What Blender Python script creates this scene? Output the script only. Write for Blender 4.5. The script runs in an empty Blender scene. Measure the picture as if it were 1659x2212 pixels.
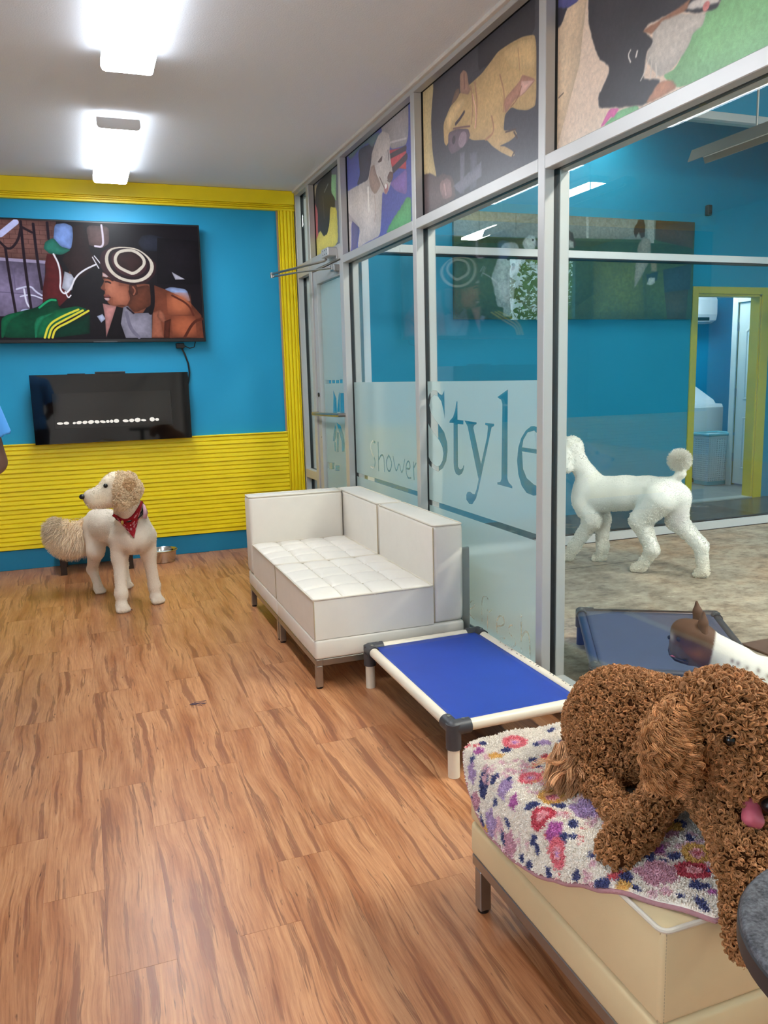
import bpy, bmesh, math, random
import numpy as np
from mathutils import Vector, Matrix

SC = bpy.context.scene
COL = SC.collection
rng = np.random.default_rng(7)
random.seed(7)

# ---------------------------------------------------------------- camera
cam_d = bpy.data.cameras.new('camera')
cam = bpy.data.objects.new('camera', cam_d)
COL.objects.link(cam)
YAW, PITCH, ROLL, FPX = .354183, -.16568, -.026112, 1738.0
_f = Vector((math.sin(YAW)*math.cos(PITCH), math.cos(YAW)*math.cos(PITCH), math.sin(PITCH)))
_r = Vector((math.cos(YAW), -math.sin(YAW), 0)); _u = _r.cross(_f)
_r2 = math.cos(ROLL)*_r + math.sin(ROLL)*_u; _u2 = -math.sin(ROLL)*_r + math.cos(ROLL)*_u
cam.matrix_world = Matrix(((_r2.x, _u2.x, -_f.x, 0), (_r2.y, _u2.y, -_f.y, 0), (_r2.z, _u2.z, -_f.z, 1.38), (0, 0, 0, 1)))
cam_d.sensor_fit = 'HORIZONTAL'; cam_d.sensor_width = 36.0
cam_d.lens = FPX/1659*36.0
cam_d.clip_start = .05; cam_d.clip_end = 100
SC.camera = cam

# ---------------------------------------------------------------- world, exposure
W = bpy.data.worlds.new('world'); SC.world = W; W.use_nodes = True
_bg = W.node_tree.nodes['Background']
_bg.inputs[0].default_value = (.70, .84, 1.0, 1); _bg.inputs[1].default_value = 7.0
SC.view_settings.view_transform = 'Standard'; SC.view_settings.look = 'None'
SC.view_settings.gamma = 1; SC.view_settings.exposure = 0.0
SC.view_settings.use_curve_mapping = False
SUN = bpy.data.lights.new('sun', 'SUN'); SUN.energy = 10.0; SUN.angle = .02
_s = bpy.data.objects.new('sun', SUN); COL.objects.link(_s); _s.rotation_euler = (-.75, .2, 0)   # high, from beyond the building: falls on the pavement outside
LAMP = 40.0           # radiance of the fluorescent lenses
try:
    SC.cycles.use_denoising = True
    SC.cycles.max_bounces = 8; SC.cycles.adaptive_threshold = .02; SC.cycles.transparent_max_bounces = 24
    SC.cycles.sample_clamp_indirect = 6.0
except Exception: pass

# ---------------------------------------------------------------- materials
def lin(c):
    return tuple((v/255/12.92 if v/255 <= .04045 else ((v/255+.055)/1.055)**2.4) for v in c)
def C4(c): return (*lin(c), 1)
class NT:
    def __init__(s, m):
        s.m = m; m.use_nodes = True; s.t = m.node_tree; s.t.nodes.clear()
        s.out = s.n('ShaderNodeOutputMaterial')
    def n(s, kind, **kw):
        nd = s.t.nodes.new(kind)
        for k, v in kw.items():
            if k.startswith('_'): setattr(nd, k[1:], v)
            else: nd.inputs[k.replace('__', ' ')].default_value = v
        return nd
    def l(s, a, ao, b, bi): s.t.links.new(a.outputs[ao], b.inputs[bi])
    def math(s, op, a, b=None, clamp=False):
        nd = s.t.nodes.new('ShaderNodeMath'); nd.operation = op; nd.use_clamp = clamp
        for i, v in enumerate((a, b)):
            if v is None: continue
            if isinstance(v, (int, float)): nd.inputs[i].default_value = v
            else: s.t.links.new(v, nd.inputs[i])
        return nd.outputs[0]
def ramp(nt, fac, stops):
    r = nt.n('ShaderNodeValToRGB'); e = r.color_ramp.elements
    while len(e) < len(stops): e.new(.5)
    for i, (p, c) in enumerate(stops):
        e[i].position = p; e[i].color = C4(c)
    nt.t.links.new(fac, r.inputs[0]); return r.outputs[0]
def mix(nt, fac, a, b, blend='MIX'):
    m = nt.t.nodes.new('ShaderNodeMix'); m.data_type = 'RGBA'; m.blend_type = blend
    for sock, v in ((m.inputs[0], fac), (m.inputs[6], a), (m.inputs[7], b)):
        if isinstance(v, (int, float)): sock.default_value = v
        elif isinstance(v, tuple): sock.default_value = v
        else: nt.t.links.new(v, sock)
    return m.outputs[2]
def noise(nt, scale, detail=4, rough=.5, coord='Object', sx=(1, 1, 1), vec=None):
    if vec is None:
        tc = nt.n('ShaderNodeTexCoord'); vec = tc.outputs[coord]
    mp = nt.n('ShaderNodeMapping'); mp.inputs['Scale'].default_value = sx
    nt.t.links.new(vec, mp.inputs['Vector'])
    t = nt.n('ShaderNodeTexNoise', Scale=scale, Detail=detail, Roughness=rough)
    nt.l(mp, 0, t, 'Vector'); return t.outputs[0]
def pbsdf(nt, col, rough=.5, metal=0, spec=.5, **kw):
    b = nt.n('ShaderNodeBsdfPrincipled')
    if isinstance(col, tuple): b.inputs['Base Color'].default_value = col
    else: nt.t.links.new(col, b.inputs['Base Color'])
    if isinstance(rough, (int, float)): b.inputs['Roughness'].default_value = rough
    else: nt.t.links.new(rough, b.inputs['Roughness'])
    b.inputs['Metallic'].default_value = metal; b.inputs['Specular IOR Level'].default_value = spec
    for k, v in kw.items(): b.inputs[k.replace('__', ' ')].default_value = v
    nt.l(b, 0, nt.out, 0); return b
def bump(nt, b, h, strength=.3, dist=.01):
    bp = nt.n('ShaderNodeBump', Strength=strength, Distance=dist)
    nt.t.links.new(h, bp.inputs['Height']); nt.l(bp, 0, b, 'Normal')
def mat(name, col, rough=.5, metal=0, spec=.5, var=0, vscale=6, bscale=0, bstr=.2, bdist=.003, **kw):
    m = bpy.data.materials.new(name); nt = NT(m)
    c = C4(col)
    if var:
        dk = C4(tuple(v*(1-var) for v in col)); lt = C4(tuple(min(255, v*(1+var*.5)) for v in col))
        c = mix(nt, noise(nt, vscale, 5, .6), dk, lt)
    b = pbsdf(nt, c, rough, metal, spec, **kw)
    if bscale: bump(nt, b, noise(nt, bscale, 3), bstr, bdist)
    return m
def attr_mat(name, rough=.7, spec=.2, bscale=0, bstr=.4, bdist=.004, sheen=0):
    m = bpy.data.materials.new(name); nt = NT(m)
    a = nt.n('ShaderNodeAttribute', _attribute_name='Col')
    b = pbsdf(nt, a.outputs['Color'], rough, 0, spec)
    if sheen: b.inputs['Sheen Weight'].default_value = sheen
    if bscale: bump(nt, b, noise(nt, bscale, 3), bstr, bdist)
    return m
def emis(name, col, strength):
    m = bpy.data.materials.new(name); nt = NT(m)
    e = nt.n('ShaderNodeEmission', Strength=strength); e.inputs[0].default_value = C4(col); nt.l(e, 0, nt.out, 0); return m

def glass_mat(name, tint, f0=.04):
    m = bpy.data.materials.new(name); nt = NT(m)
    lw = nt.n('ShaderNodeLayerWeight', Blend=.5)
    p = nt.math('POWER', lw.outputs['Facing'], 5)
    f = nt.math('ADD', nt.math('MULTIPLY', p, 1-f0), f0, True)
    tr = nt.n('ShaderNodeBsdfTransparent'); tr.inputs[0].default_value = (*tint, 1)
    gl = nt.n('ShaderNodeBsdfGlossy', Roughness=0.0)
    mx = nt.n('ShaderNodeMixShader'); nt.t.links.new(f, mx.inputs[0])
    nt.l(tr, 0, mx, 1); nt.l(gl, 0, mx, 2); nt.l(mx, 0, nt.out, 0); return m

M = {}
M['teal'] = mat('teal_wall_paint', (10, 152, 196), .55, var=.05, vscale=1.5, bscale=180, bstr=.08)
M['teal2'] = mat('teal_play_paint', (24, 150, 190), .5, var=.06, vscale=1.2, bscale=150, bstr=.08)
M['blue_base'] = mat('baseboard_blue_paint', (14, 128, 168), .45, var=.08, vscale=4)
M['yellow'] = mat('yellow_gloss_paint', (250, 222, 16), .38, var=.05, vscale=5, bscale=60, bstr=.05)
M['yellow_door'] = mat('yellow_casing_paint', (226, 196, 40), .45, var=.06)
M['ceil'] = mat('ceiling_paint', (232, 238, 245), .9, spec=.1, bscale=140, bstr=.35, bdist=.003)
M['pale_wall'] = mat('pale_wall_paint', (238, 236, 230), .7)
M['ceil_dark'] = mat('play_ceiling_paint', (120, 122, 122), .9, var=.1)
M['alu'] = mat('anodised_aluminium', (190, 189, 186), .38, .3, var=.04, vscale=3)
M['alu_lt'] = mat('pale_aluminium', (214, 217, 218), .4, .25)
M['steel'] = mat('brushed_steel', (170, 168, 164), .32, .95, var=.08, vscale=9)
M['bowl'] = mat('polished_steel', (200, 198, 192), .2, 1.0)
M['gasket'] = mat('black_rubber', (16, 17, 20), .5)
M['black'] = mat('black_plastic', (14, 14, 16), .35)
M['black_gloss'] = mat('black_glass', (8, 8, 9), .04, spec=.6)
M['white_pl'] = mat('white_plastic', (232, 232, 232), .4)
M['caulk'] = mat('painted_caulk', (214, 208, 198), .8, var=.08, vscale=20)
M['leather'] = mat('white_leatherette', (224, 217, 204), .42, var=.045, vscale=7, bscale=320, bstr=.12, bdist=.001)
M['cream'] = mat('cream_leatherette', (218, 196, 152), .4, var=.05, vscale=6, bscale=260, bstr=.14, bdist=.001)
M['welt'] = mat('leatherette_piping', (208, 198, 180), .45)
M['stitch'] = mat('tan_thread', (182, 164, 134), .8)
M['pvc'] = mat('cream_pvc_pipe', (226, 214, 192), .35, var=.03)
M['joint'] = mat('charcoal_moulded_joint', (62, 62, 66), .42, var=.1, vscale=20)
M['blue_vinyl'] = mat('royal_blue_vinyl', (26, 62, 158), .48, var=.12, vscale=5, bscale=500, bstr=.08, bdist=.001)
M['dk_vinyl'] = mat('navy_vinyl', (66, 74, 96), .55, var=.16, vscale=4)
M['dk_pipe'] = mat('dark_metal_pipe', (80, 74, 74), .3, .8)
M['blue_pipe'] = mat('navy_metal_pipe', (52, 66, 100), .35, .5)
M['glass'] = glass_mat('window_glass', (.94, .975, .965))
M['glass2'] = glass_mat('tinted_window_glass', (.86, .93, .93), .05)
M['dk_wood'] = mat('dark_stained_wood', (46, 32, 24), .4, var=.2, vscale=14)
def granite_mat():
    m = bpy.data.materials.new('speckled_black_laminate'); nt = NT(m)
    a = noise(nt, 240, 3, .7); b_ = noise(nt, 60, 3, .6)
    c = mix(nt, .6, ramp(nt, a, [(.36, (22, 22, 26)), (.5, (70, 70, 76)), (.62, (104, 104, 110))]), ramp(nt, b_, [(.35, (44, 44, 48)), (.65, (104, 104, 108))]))
    bump(nt, pbsdf(nt, c, .5, 0, .4), a, .2, .001); return m
M['granite'] = granite_mat()
M['table_edge'] = mat('dark_table_edge', (40, 38, 40), .5)
M['white_door'] = mat('white_door_paint', (214, 214, 204), .45)
M['washer'] = mat('white_enamel', (225, 226, 226), .3)
M['pebble'] = emis('lit_white_pebble', (255, 250, 240), .9)
M['lens_side'] = emis('fluorescent_lens_side', (240, 247, 255), LAMP*.15)
M['lens_dim'] = emis('fill_glow_lens', (240, 247, 255), LAMP*.34)  # weak glow added to an unlit fixture to fill the foreground
M['lens'] = emis('fluorescent_lens', (240, 247, 255), LAMP)
M['lens2'] = emis('play_fill_lens', (255, 248, 238), 165.0)
M['lens3'] = emis('corridor_fill_lens', (255, 248, 238), 20.0)
M['mat_brown'] = mat('brown_rubber_mat', (92, 72, 62), .8, var=.2, vscale=30)
M['skin'] = mat('brown_skin', (104, 66, 48), .5, var=.06)
M['shirt'] = mat('light_blue_jersey', (76, 152, 224), .8, var=.06, vscale=12, bscale=300, bstr=.1)
M['pants'] = mat('dark_denim', (44, 50, 70), .85, var=.12)
M['shoe'] = mat('black_shoe', (26, 26, 28), .5)
M['hair_blk'] = mat('black_hair', (20, 16, 14), .6)
M['eye'] = mat('dark_wet_eye', (18, 11, 8), .12, spec=.5)
M['nose'] = mat('wet_black_nose', (24, 21, 22), .35, bscale=220, bstr=.4)
M['nose_grey'] = mat('grey_brown_nose', (72, 60, 56), .4, bscale=220, bstr=.4)
M['tongue'] = mat('pink_tongue', (192, 92, 108), .5, var=.06, vscale=30)
M['coat'] = attr_mat('clipped_coat', .85, .1, 70, .5, .004)
M['smooth_coat'] = attr_mat('smooth_coat', .6, .25, 160, .2, .002)
M['under'] = attr_mat('undercoat', .9, .05, 60, .5, .006)
M['fur'] = attr_mat('fur_strands', .5, .35)
M['pile'] = attr_mat('fleece_pile', .85, .1)
M['rope'] = mat('black_cable', (18, 18, 20), .5)
M['basket'] = mat('white_basket_plastic', (212, 218, 220), .45)
M['basket_rim'] = mat('teal_basket_rim', (96, 172, 184), .4)
M['dk_teal'] = mat('dark_plinth', (40, 52, 54), .6)
M['lint'] = mat('grey_hair_lint', (70, 60, 84), .9)
M['foliage'] = mat('garden_foliage', (96, 150, 62), .7, var=.5, vscale=7)
M['trunk'] = mat('garden_bark', (80, 64, 50), .9, var=.3)
M['collar'] = mat('black_collar', (26, 22, 22), .6)
M['brass'] = mat('brass_ring', (190, 160, 90), .3, 1.0)

def wood_mat():
    m = bpy.data.materials.new('wood_plank_laminate'); nt = NT(m)
    tc = nt.n('ShaderNodeTexCoord'); oi = nt.n('ShaderNodeObjectInfo')
    off = nt.n('ShaderNodeVectorMath', _operation='SCALE'); off.inputs[0].default_value = (37.0, 91.0, 0); nt.l(oi, 'Random', off, 'Scale')
    ad = nt.n('ShaderNodeVectorMath', _operation='ADD'); nt.l(tc, 'Object', ad, 0); nt.l(off, 0, ad, 1)
    v = ad.outputs[0]
    # warp sideways so that the grain wanders
    wn = nt.n('ShaderNodeTexNoise', Scale=1.7, Detail=2.0); nt.t.links.new(v, wn.inputs['Vector'])
    wv = nt.n('ShaderNodeVectorMath', _operation='SCALE', Scale=.07); nt.l(wn, 'Color', wv, 0)
    wa = nt.n('ShaderNodeVectorMath', _operation='ADD'); nt.t.links.new(v, wa.inputs[0]); nt.l(wv, 0, wa, 1)
    w = wa.outputs[0]
    fine = noise(nt, 26, 6, .7, sx=(5.5, .2, 1), vec=w)
    mid = noise(nt, 7, 4, .55, sx=(2.2, .28, 1), vec=w)
    base = ramp(nt, fine, [(.25, (150, 100, 66)), (.5, (188, 134, 94)), (.75, (208, 160, 116))])
    tone = ramp(nt, mid, [(.32, (208, 172, 140)), (.6, (255, 248, 240))])
    c = mix(nt, .8, base, tone, 'MULTIPLY')
    st = noise(nt, 2.4, 4, .62, sx=(12.5, .5, 1), vec=w)
    edge = nt.math('SUBTRACT', 1, nt.math('MULTIPLY', nt.math('ABSOLUTE', nt.math('SUBTRACT', st, .585)), 40), True)
    body = nt.math('MULTIPLY', nt.math('SUBTRACT', st, .582), 22, True)
    c = mix(nt, nt.math('MULTIPLY', body, nt.math('ADD', nt.math('MULTIPLY', fine, .5), .45), True), c, C4((120, 66, 42)))
    c = mix(nt, nt.math('MULTIPLY', edge, nt.math('MULTIPLY', mid, 1.05), True), c, C4((88, 46, 26)))
    fl = noise(nt, 36, 2, .5, sx=(3.2, .5, 1), vec=w)
    c = mix(nt, nt.math('MULTIPLY', nt.math('SUBTRACT', fl, .69), 9, True), c, C4((92, 54, 32)))
    hv = nt.n('ShaderNodeHueSaturation'); nt.t.links.new(c, hv.inputs['Color'])
    nt.t.links.new(nt.math('ADD', nt.math('MULTIPLY', oi.outputs['Random'], .14), .93), hv.inputs['Value'])
    b = pbsdf(nt, hv.outputs[0], nt.math('ADD', nt.math('MULTIPLY', fine, .18), .24), 0, .45)
    bump(nt, b, fine, .08, .002); return m
M['wood'] = wood_mat()

def concrete_mat():
    m = bpy.data.materials.new('worn_sealed_concrete'); nt = NT(m)
    tc = nt.n('ShaderNodeTexCoord'); v = tc.outputs['Object']
    a = noise(nt, .8, 8, .66, vec=v); b_ = noise(nt, 4.2, 10, .74, vec=v); c_ = noise(nt, 26, 5, .65, vec=v); e_ = noise(nt, 11, 8, .72, vec=v, sx=(1, 1.6, 1))
    c = ramp(nt, a, [(.34, (168, 162, 152)), (.5, (200, 188, 172)), (.64, (208, 178, 152))])
    c = mix(nt, .9, c, ramp(nt, b_, [(.34, (150, 144, 138)), (.5, (226, 222, 216)), (.64, (255, 254, 250))]), 'MULTIPLY')
    c = mix(nt, .8, c, ramp(nt, e_, [(.34, (150, 142, 136)), (.5, (236, 234, 230)), (.66, (255, 255, 252))]), 'MULTIPLY')
    c = mix(nt, nt.math('MULTIPLY', nt.math('SUBTRACT', e_, .63), 14, True), c, C4((222, 212, 190)))
    c = mix(nt, nt.math('MULTIPLY', nt.math('SUBTRACT', c_, .68), 12, True), c, C4((236, 228, 214)))
    c = mix(nt, nt.math('MULTIPLY', nt.math('SUBTRACT', .33, c_), 12, True), c, C4((96, 84, 74)))
    # wet, darker slab in the corridor beyond the second glass
    sx = nt.n('ShaderNodeSeparateXYZ'); nt.t.links.new(v, sx.inputs[0])
    wet = nt.math('MULTIPLY', nt.math('SUBTRACT', sx.outputs[1], 5.46), 200, True)
    dk = ramp(nt, noise(nt, 2.2, 8, .7, vec=v), [(.4, (62, 60, 56)), (.56, (84, 82, 78)), (.66, (146, 142, 136))])
    c = mix(nt, wet, c, dk)
    b = pbsdf(nt, c, nt.math('SUBTRACT', .62, nt.math('MULTIPLY', wet, .36)), 0, .35)
    bump(nt, b, b_, .25, .003); return m
M['concrete'] = concrete_mat()
M['laundry'] = mat('grey_vinyl_plank', (138, 140, 136), .4, var=.25, vscale=5)

# ---------------------------------------------------------------- objects
def props(o, label=None, cat=None, group=None, kind=None):
    if label: o['label'] = label
    if cat: o['category'] = cat
    if group: o['group'] = group
    if kind: o['kind'] = kind
    return o
def empty(name, loc=(0, 0, 0), parent=None, rz=0, **kw):
    o = bpy.data.objects.new(name, None); COL.objects.link(o); o.location = loc; o.rotation_euler = (0, 0, rz)
    o.empty_display_size = .1
    if parent is not None: o.parent = parent
    return props(o, **kw)
def wloc(o):
    m = Matrix.Identity(4)
    while o is not None:
        m = (Matrix.Translation(o.location) @ o.rotation_euler.to_matrix().to_4x4()) @ m; o = o.parent
    return m
def link(me, name, m=None, parent=None, smooth=False, **kw):
    """mesh data in world coordinates; put under its parent without moving it"""
    o = bpy.data.objects.new(name, me); COL.objects.link(o)
    if m is not None: me.materials.append(M[m] if isinstance(m, str) else m)
    if smooth:
        me.polygons.foreach_set('use_smooth', [True]*len(me.polygons))
        if len(me.polygons) < 20000: me.set_sharp_from_angle(angle=.75)
    if parent is not None:
        o.parent = parent; me.transform(wloc(parent).inverted())
    return props(o, **kw)
def own(o):
    """give a parentless world-space mesh an origin at the middle of its foot"""
    me = o.data; n = len(me.vertices); co = np.empty(n*3); me.vertices.foreach_get('co', co); co = co.reshape(-1, 3)
    c = Vector(((co[:, 0].min()+co[:, 0].max())/2, (co[:, 1].min()+co[:, 1].max())/2, co[:, 2].min()))
    me.transform(Matrix.Translation(-c)); o.location = c; return o
def mesh(name, V, F, m=None, parent=None, smooth=False, **kw):
    me = bpy.data.meshes.new(name); me.from_pydata([tuple(map(float, v)) for v in V], [], F if isinstance(F, list) else F.tolist()); me.update()
    return link(me, name, m, parent, smooth, **kw)
def from_bm(bm, name, m=None, parent=None, smooth=False, **kw):
    me = bpy.data.meshes.new(name); bm.to_mesh(me); bm.free(); return link(me, name, m, parent, smooth, **kw)
def bm_box(bm, lo, hi, bev=0, seg=2):
    lo, hi = Vector(lo), Vector(hi)
    r = bmesh.ops.create_cube(bm, size=1.0)
    vs = r['verts']
    for v in vs: v.co = Vector([(lo[i]+hi[i])/2 + v.co[i]*(hi[i]-lo[i]) for i in range(3)])
    if bev:
        es = list({e for v in vs for e in v.link_edges})
        bmesh.ops.bevel(bm, geom=es, offset=bev, segments=seg, profile=.5, affect='EDGES')
def box(name, lo, hi, m, parent=None, bev=0, seg=2, **kw):
    bm = bmesh.new(); bm_box(bm, lo, hi, bev, seg); return from_bm(bm, name, m, parent, bev > 0 and seg > 2, **kw)
def ring_mesh(rings, closed=False, caps=True):
    n = len(rings[0]); V = [p for r in rings for p in r]; F = []
    R = len(rings)
    for i in range(R-1 + (1 if closed else 0)):
        a, b = i*n, ((i+1) % R)*n
        for j in range(n): F.append((a+j, a+(j+1) % n, b+(j+1) % n, b+j))
    if caps and not closed:
        F.append(tuple(range(n-1, -1, -1))); F.append(tuple((R-1)*n+j for j in range(n)))
    return V, F
def tube_geo(pts, r, seg=12, closed=False):
    P = [Vector(p) for p in pts]; n = len(P); rings = []; ref = None
    for i in range(n):
        if closed: t = P[(i+1) % n]-P[i-1]
        else: t = P[min(i+1, n-1)]-P[max(i-1, 0)]
        t.normalize()
        if ref is None:
            ref = Vector((0, 0, 1)) if abs(t.z) < .9 else Vector((1, 0, 0))
        a = ref - t*ref.dot(t)
        if a.length < 1e-6: a = t.orthogonal()
        a.normalize(); b = t.cross(a); ref = a
        rr = r[i] if isinstance(r, (list, tuple)) else r
        rings.append([P[i]+a*math.cos(2*math.pi*k/seg)*rr+b*math.sin(2*math.pi*k/seg)*rr for k in range(seg)])
    return ring_mesh(rings, closed)
def tube(name, pts, r, m, parent=None, seg=12, closed=False, **kw):
    V, F = tube_geo(pts, r, seg, closed); o = mesh(name, V, F, m, parent, True, **kw)
    return o
def joined(name, geos, m, parent=None, smooth=False, **kw):
    V = []; F = []
    for v, f in geos:
        k = len(V); V += list(v); F += [tuple(i+k for i in q) for q in f]
    return mesh(name, V, F, m, parent, smooth, **kw)
def lathe(name, prof, c, m, parent=None, seg=40, **kw):
    rings = [[(c[0]+r*math.cos(2*math.pi*k/seg), c[1]+r*math.sin(2*math.pi*k/seg), c[2]+z) for k in range(seg)] for r, z in prof]
    V, F = ring_mesh(rings); return mesh(name, V, F, m, parent, True, **kw)
def prism(name, prof, axis, a0, a1, m, parent=None, **kw):
    """extrude a closed 2D outline along an axis"""
    def P(p, a): return {'x': (a, p[0], p[1]), 'y': (p[0], a, p[1]), 'z': (p[0], p[1], a)}[axis]
    n = len(prof); V = [P(p, a0) for p in prof]+[P(p, a1) for p in prof]
    F = [(i, (i+1) % n, n+(i+1) % n, n+i) for i in range(n)]+[tuple(range(n-1, -1, -1)), tuple(range(n, 2*n))]
    o = mesh(name, V, F, m, parent, **kw)
    bm = bmesh.new(); bm.from_mesh(o.data); bmesh.ops.recalc_face_normals(bm, faces=bm.faces); bm.to_mesh(o.data); bm.free()
    return o
def ball(name, c, r, m, parent=None, sub=3, rot=None, **kw):
    bm = bmesh.new(); bmesh.ops.create_icosphere(bm, subdivisions=sub, radius=1)
    S = Matrix.Diagonal((*(r if isinstance(r, (tuple, list)) else (r, r, r)), 1))
    bm.transform(Matrix.Translation(c) @ (rot.to_4x4() if rot else Matrix.Identity(4)) @ S)
    return from_bm(bm, name, m, parent, True, **kw)

# ---------------------------------------------------------------- organic bodies: smooth union of round cones
import openvdb
def sdf_body(prims, cell, k=.03, pad=.05):
    lo = np.full(3, 1e9); hi = -lo
    for p in prims:
        if p[0] == 'c':
            for q, r in ((p[1], p[2]), (p[3], p[4])): lo = np.minimum(lo, np.array(q)-r); hi = np.maximum(hi, np.array(q)+r)
        else:
            r = max(p[2]); lo = np.minimum(lo, np.array(p[1])-r); hi = np.maximum(hi, np.array(p[1])+r)
    lo -= pad; hi += pad
    n = np.ceil((hi-lo)/cell).astype(int)+1
    X, Y, Z = [(lo[i]+np.arange(n[i])*cell).astype(np.float32) for i in range(3)]
    D = np.full(tuple(n), .2, np.float32)
    for p in prims:
        kk = k
        if p[0] == 'c':
            a, r1, b, r2 = np.array(p[1], np.float32), p[2], np.array(p[3], np.float32), p[4]
            if len(p) > 5: kk = p[5]
            l2 = np.minimum(a-r1, b-r2); h2 = np.maximum(a+r1, b+r2)
        else:
            a = np.array(p[1], np.float32); R = max(p[2]); l2 = a-R; h2 = a+R
            if len(p) > 4: kk = p[4]
        i0 = np.maximum(((l2-lo-.09)/cell).astype(int), 0); i1 = np.minimum(((h2-lo+.09)/cell).astype(int)+1, n)
        s = tuple(slice(i0[i], i1[i]) for i in range(3))
        x, y, z = X[s[0]][:, None, None], Y[s[1]][None, :, None], Z[s[2]][None, None, :]
        if p[0] == 'c':
            ba = b-a; L2 = float(ba@ba)+1e-9
            t = np.clip(((x-a[0])*ba[0]+(y-a[1])*ba[1]+(z-a[2])*ba[2])/L2, 0, 1)
            d = np.sqrt((x-a[0]-ba[0]*t)**2+(y-a[1]-ba[1]*t)**2+(z-a[2]-ba[2]*t)**2)-(r1+(r2-r1)*t)
        else:
            rr = np.array(p[2], np.float32); q = np.stack(np.broadcast_arrays(x-a[0], y-a[1], z-a[2]), -1)
            if len(p) > 3 and p[3] is not None: q = q @ np.array(p[3], np.float32)
            k0 = np.sqrt(((q/rr)**2).sum(-1)); k1 = np.sqrt(((q/rr**2)**2).sum(-1))+1e-9
            d = k0*(k0-1)/k1
        e = D[s]; h = np.clip(.5+.5*(e-d)/kk, 0, 1)
        D[s] = e*(1-h)+d*h-kk*h*(1-h)
    g = openvdb.FloatGrid(); g.background = .2; g.copyFromArray(np.ascontiguousarray(D))
    P, Q = g.convertToQuads(0.0); P = P*cell+lo; Q = Q.astype(int); c = P-P.mean(0)
    vol = (np.cross(c[Q[:, 1]], c[Q[:, 2]])*c[Q[:, 0]]).sum()+(np.cross(c[Q[:, 2]], c[Q[:, 3]])*c[Q[:, 0]]).sum()
    return P, (Q if vol > 0 else Q[:, ::-1])
def vnormals(V, Q):
    N = np.zeros_like(V); n = np.cross(V[Q[:, 2]]-V[Q[:, 0]], V[Q[:, 3]]-V[Q[:, 1]])
    for i in range(4): np.add.at(N, Q[:, i], n)
    return N/(np.linalg.norm(N, axis=1, keepdims=True)+1e-12)
def body_mesh(name, V, Q, m, parent, colf=None, **kw):
    me = bpy.data.meshes.new(name); me.vertices.add(len(V)); me.vertices.foreach_set('co', V.astype(np.float32).ravel())
    me.loops.add(Q.size); me.loops.foreach_set('vertex_index', Q.ravel().astype(np.int32))
    me.polygons.add(len(Q)); me.polygons.foreach_set('loop_start', np.arange(0, Q.size, 4, dtype=np.int32))
    me.update(calc_edges=True)
    if colf is not None:
        a = me.attributes.new('Col', 'FLOAT_COLOR', 'POINT'); c = np.ones((len(V), 4), np.float32); c[:, :3] = colf(V); a.data.foreach_set('color', c.ravel())
    return link(me, name, m, parent, True, **kw)
def scatter(V, Q, n, wf=None):
    A, B, Cc, Dd = (V[Q[:, i]] for i in range(4))
    ar = np.linalg.norm(np.cross(Cc-A, Dd-B), axis=1)
    if wf is not None: ar = ar*wf(V[Q].mean(1))
    idx = rng.choice(len(Q), n, p=ar/ar.sum()); u, v = rng.random((n, 1)), rng.random((n, 1))
    N = vnormals(V, Q); Nq = N[Q[idx]]
    bl = lambda T: (T[:, 0]*(1-u)+T[:, 1]*u)*(1-v)+(T[:, 3]*(1-u)+T[:, 2]*u)*v
    P = bl(V[Q[idx]]); Nn = bl(Nq); return P, Nn/np.linalg.norm(Nn, axis=1, keepdims=True)
def curves(name, P, rad, cols, m, parent, **kw):
    """P: n x k x 3 strand points; rad: k or n x k; cols: n x 3 (linear)"""
    n, k, _ = P.shape
    inv = np.array(wloc(parent).inverted()) if parent is not None else np.eye(4)
    Q = P.reshape(-1, 3) @ inv[:3, :3].T + inv[:3, 3]
    cu = bpy.data.hair_curves.new(name); cu.add_curves([k]*n)
    cu.attributes['position'].data.foreach_set('vector', Q.astype(np.float32).ravel())
    ra = cu.attributes.get('radius') or cu.attributes.new('radius', 'FLOAT', 'POINT')
    ra.data.foreach_set('value', np.broadcast_to(rad, (n, k)).astype(np.float32).ravel())
    ca = cu.attributes.new('Col', 'FLOAT_COLOR', 'CURVE'); c = np.ones((n, 4), np.float32); c[:, :3] = cols
    ca.data.foreach_set('color', c.ravel())
    cu.materials.append(M[m]); o = bpy.data.objects.new(name, cu); COL.objects.link(o)
    if parent is not None: o.parent = parent
    return props(o, **kw)
def unit(a): return a/(np.linalg.norm(a, axis=-1, keepdims=True)+1e-12)
def straight_fur(P, N, L, k=5, comb=(0, 0, 0), lift=.5, droop=0., wave=.0, waves=1.5, jit=.15):
    n = len(P); L = np.broadcast_to(L, (n,))[:, None, None]
    D = unit(N*lift+np.asarray(comb)+rng.normal(0, jit, (n, 3)))[:, None, :]
    N0 = unit(N+rng.normal(0, jit, (n, 3)))[:, None, :]
    t = np.linspace(0, 1, k)[None, :, None]
    X = P[:, None, :]+L*(N0*t*.35*(1-t)+D*t*(.65+.35*t)); X = X+np.array([0, 0, -1.])*droop*L*t**2
    if wave:
        a = unit(np.cross(D, rng.normal(0, 1, (n, 1, 3)))); ph = rng.random((n, 1, 1))*6.28
        X = X+a*wave*L*np.minimum(t*2, 1)*np.sin(t*6.283*waves+ph)
    return X
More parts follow.
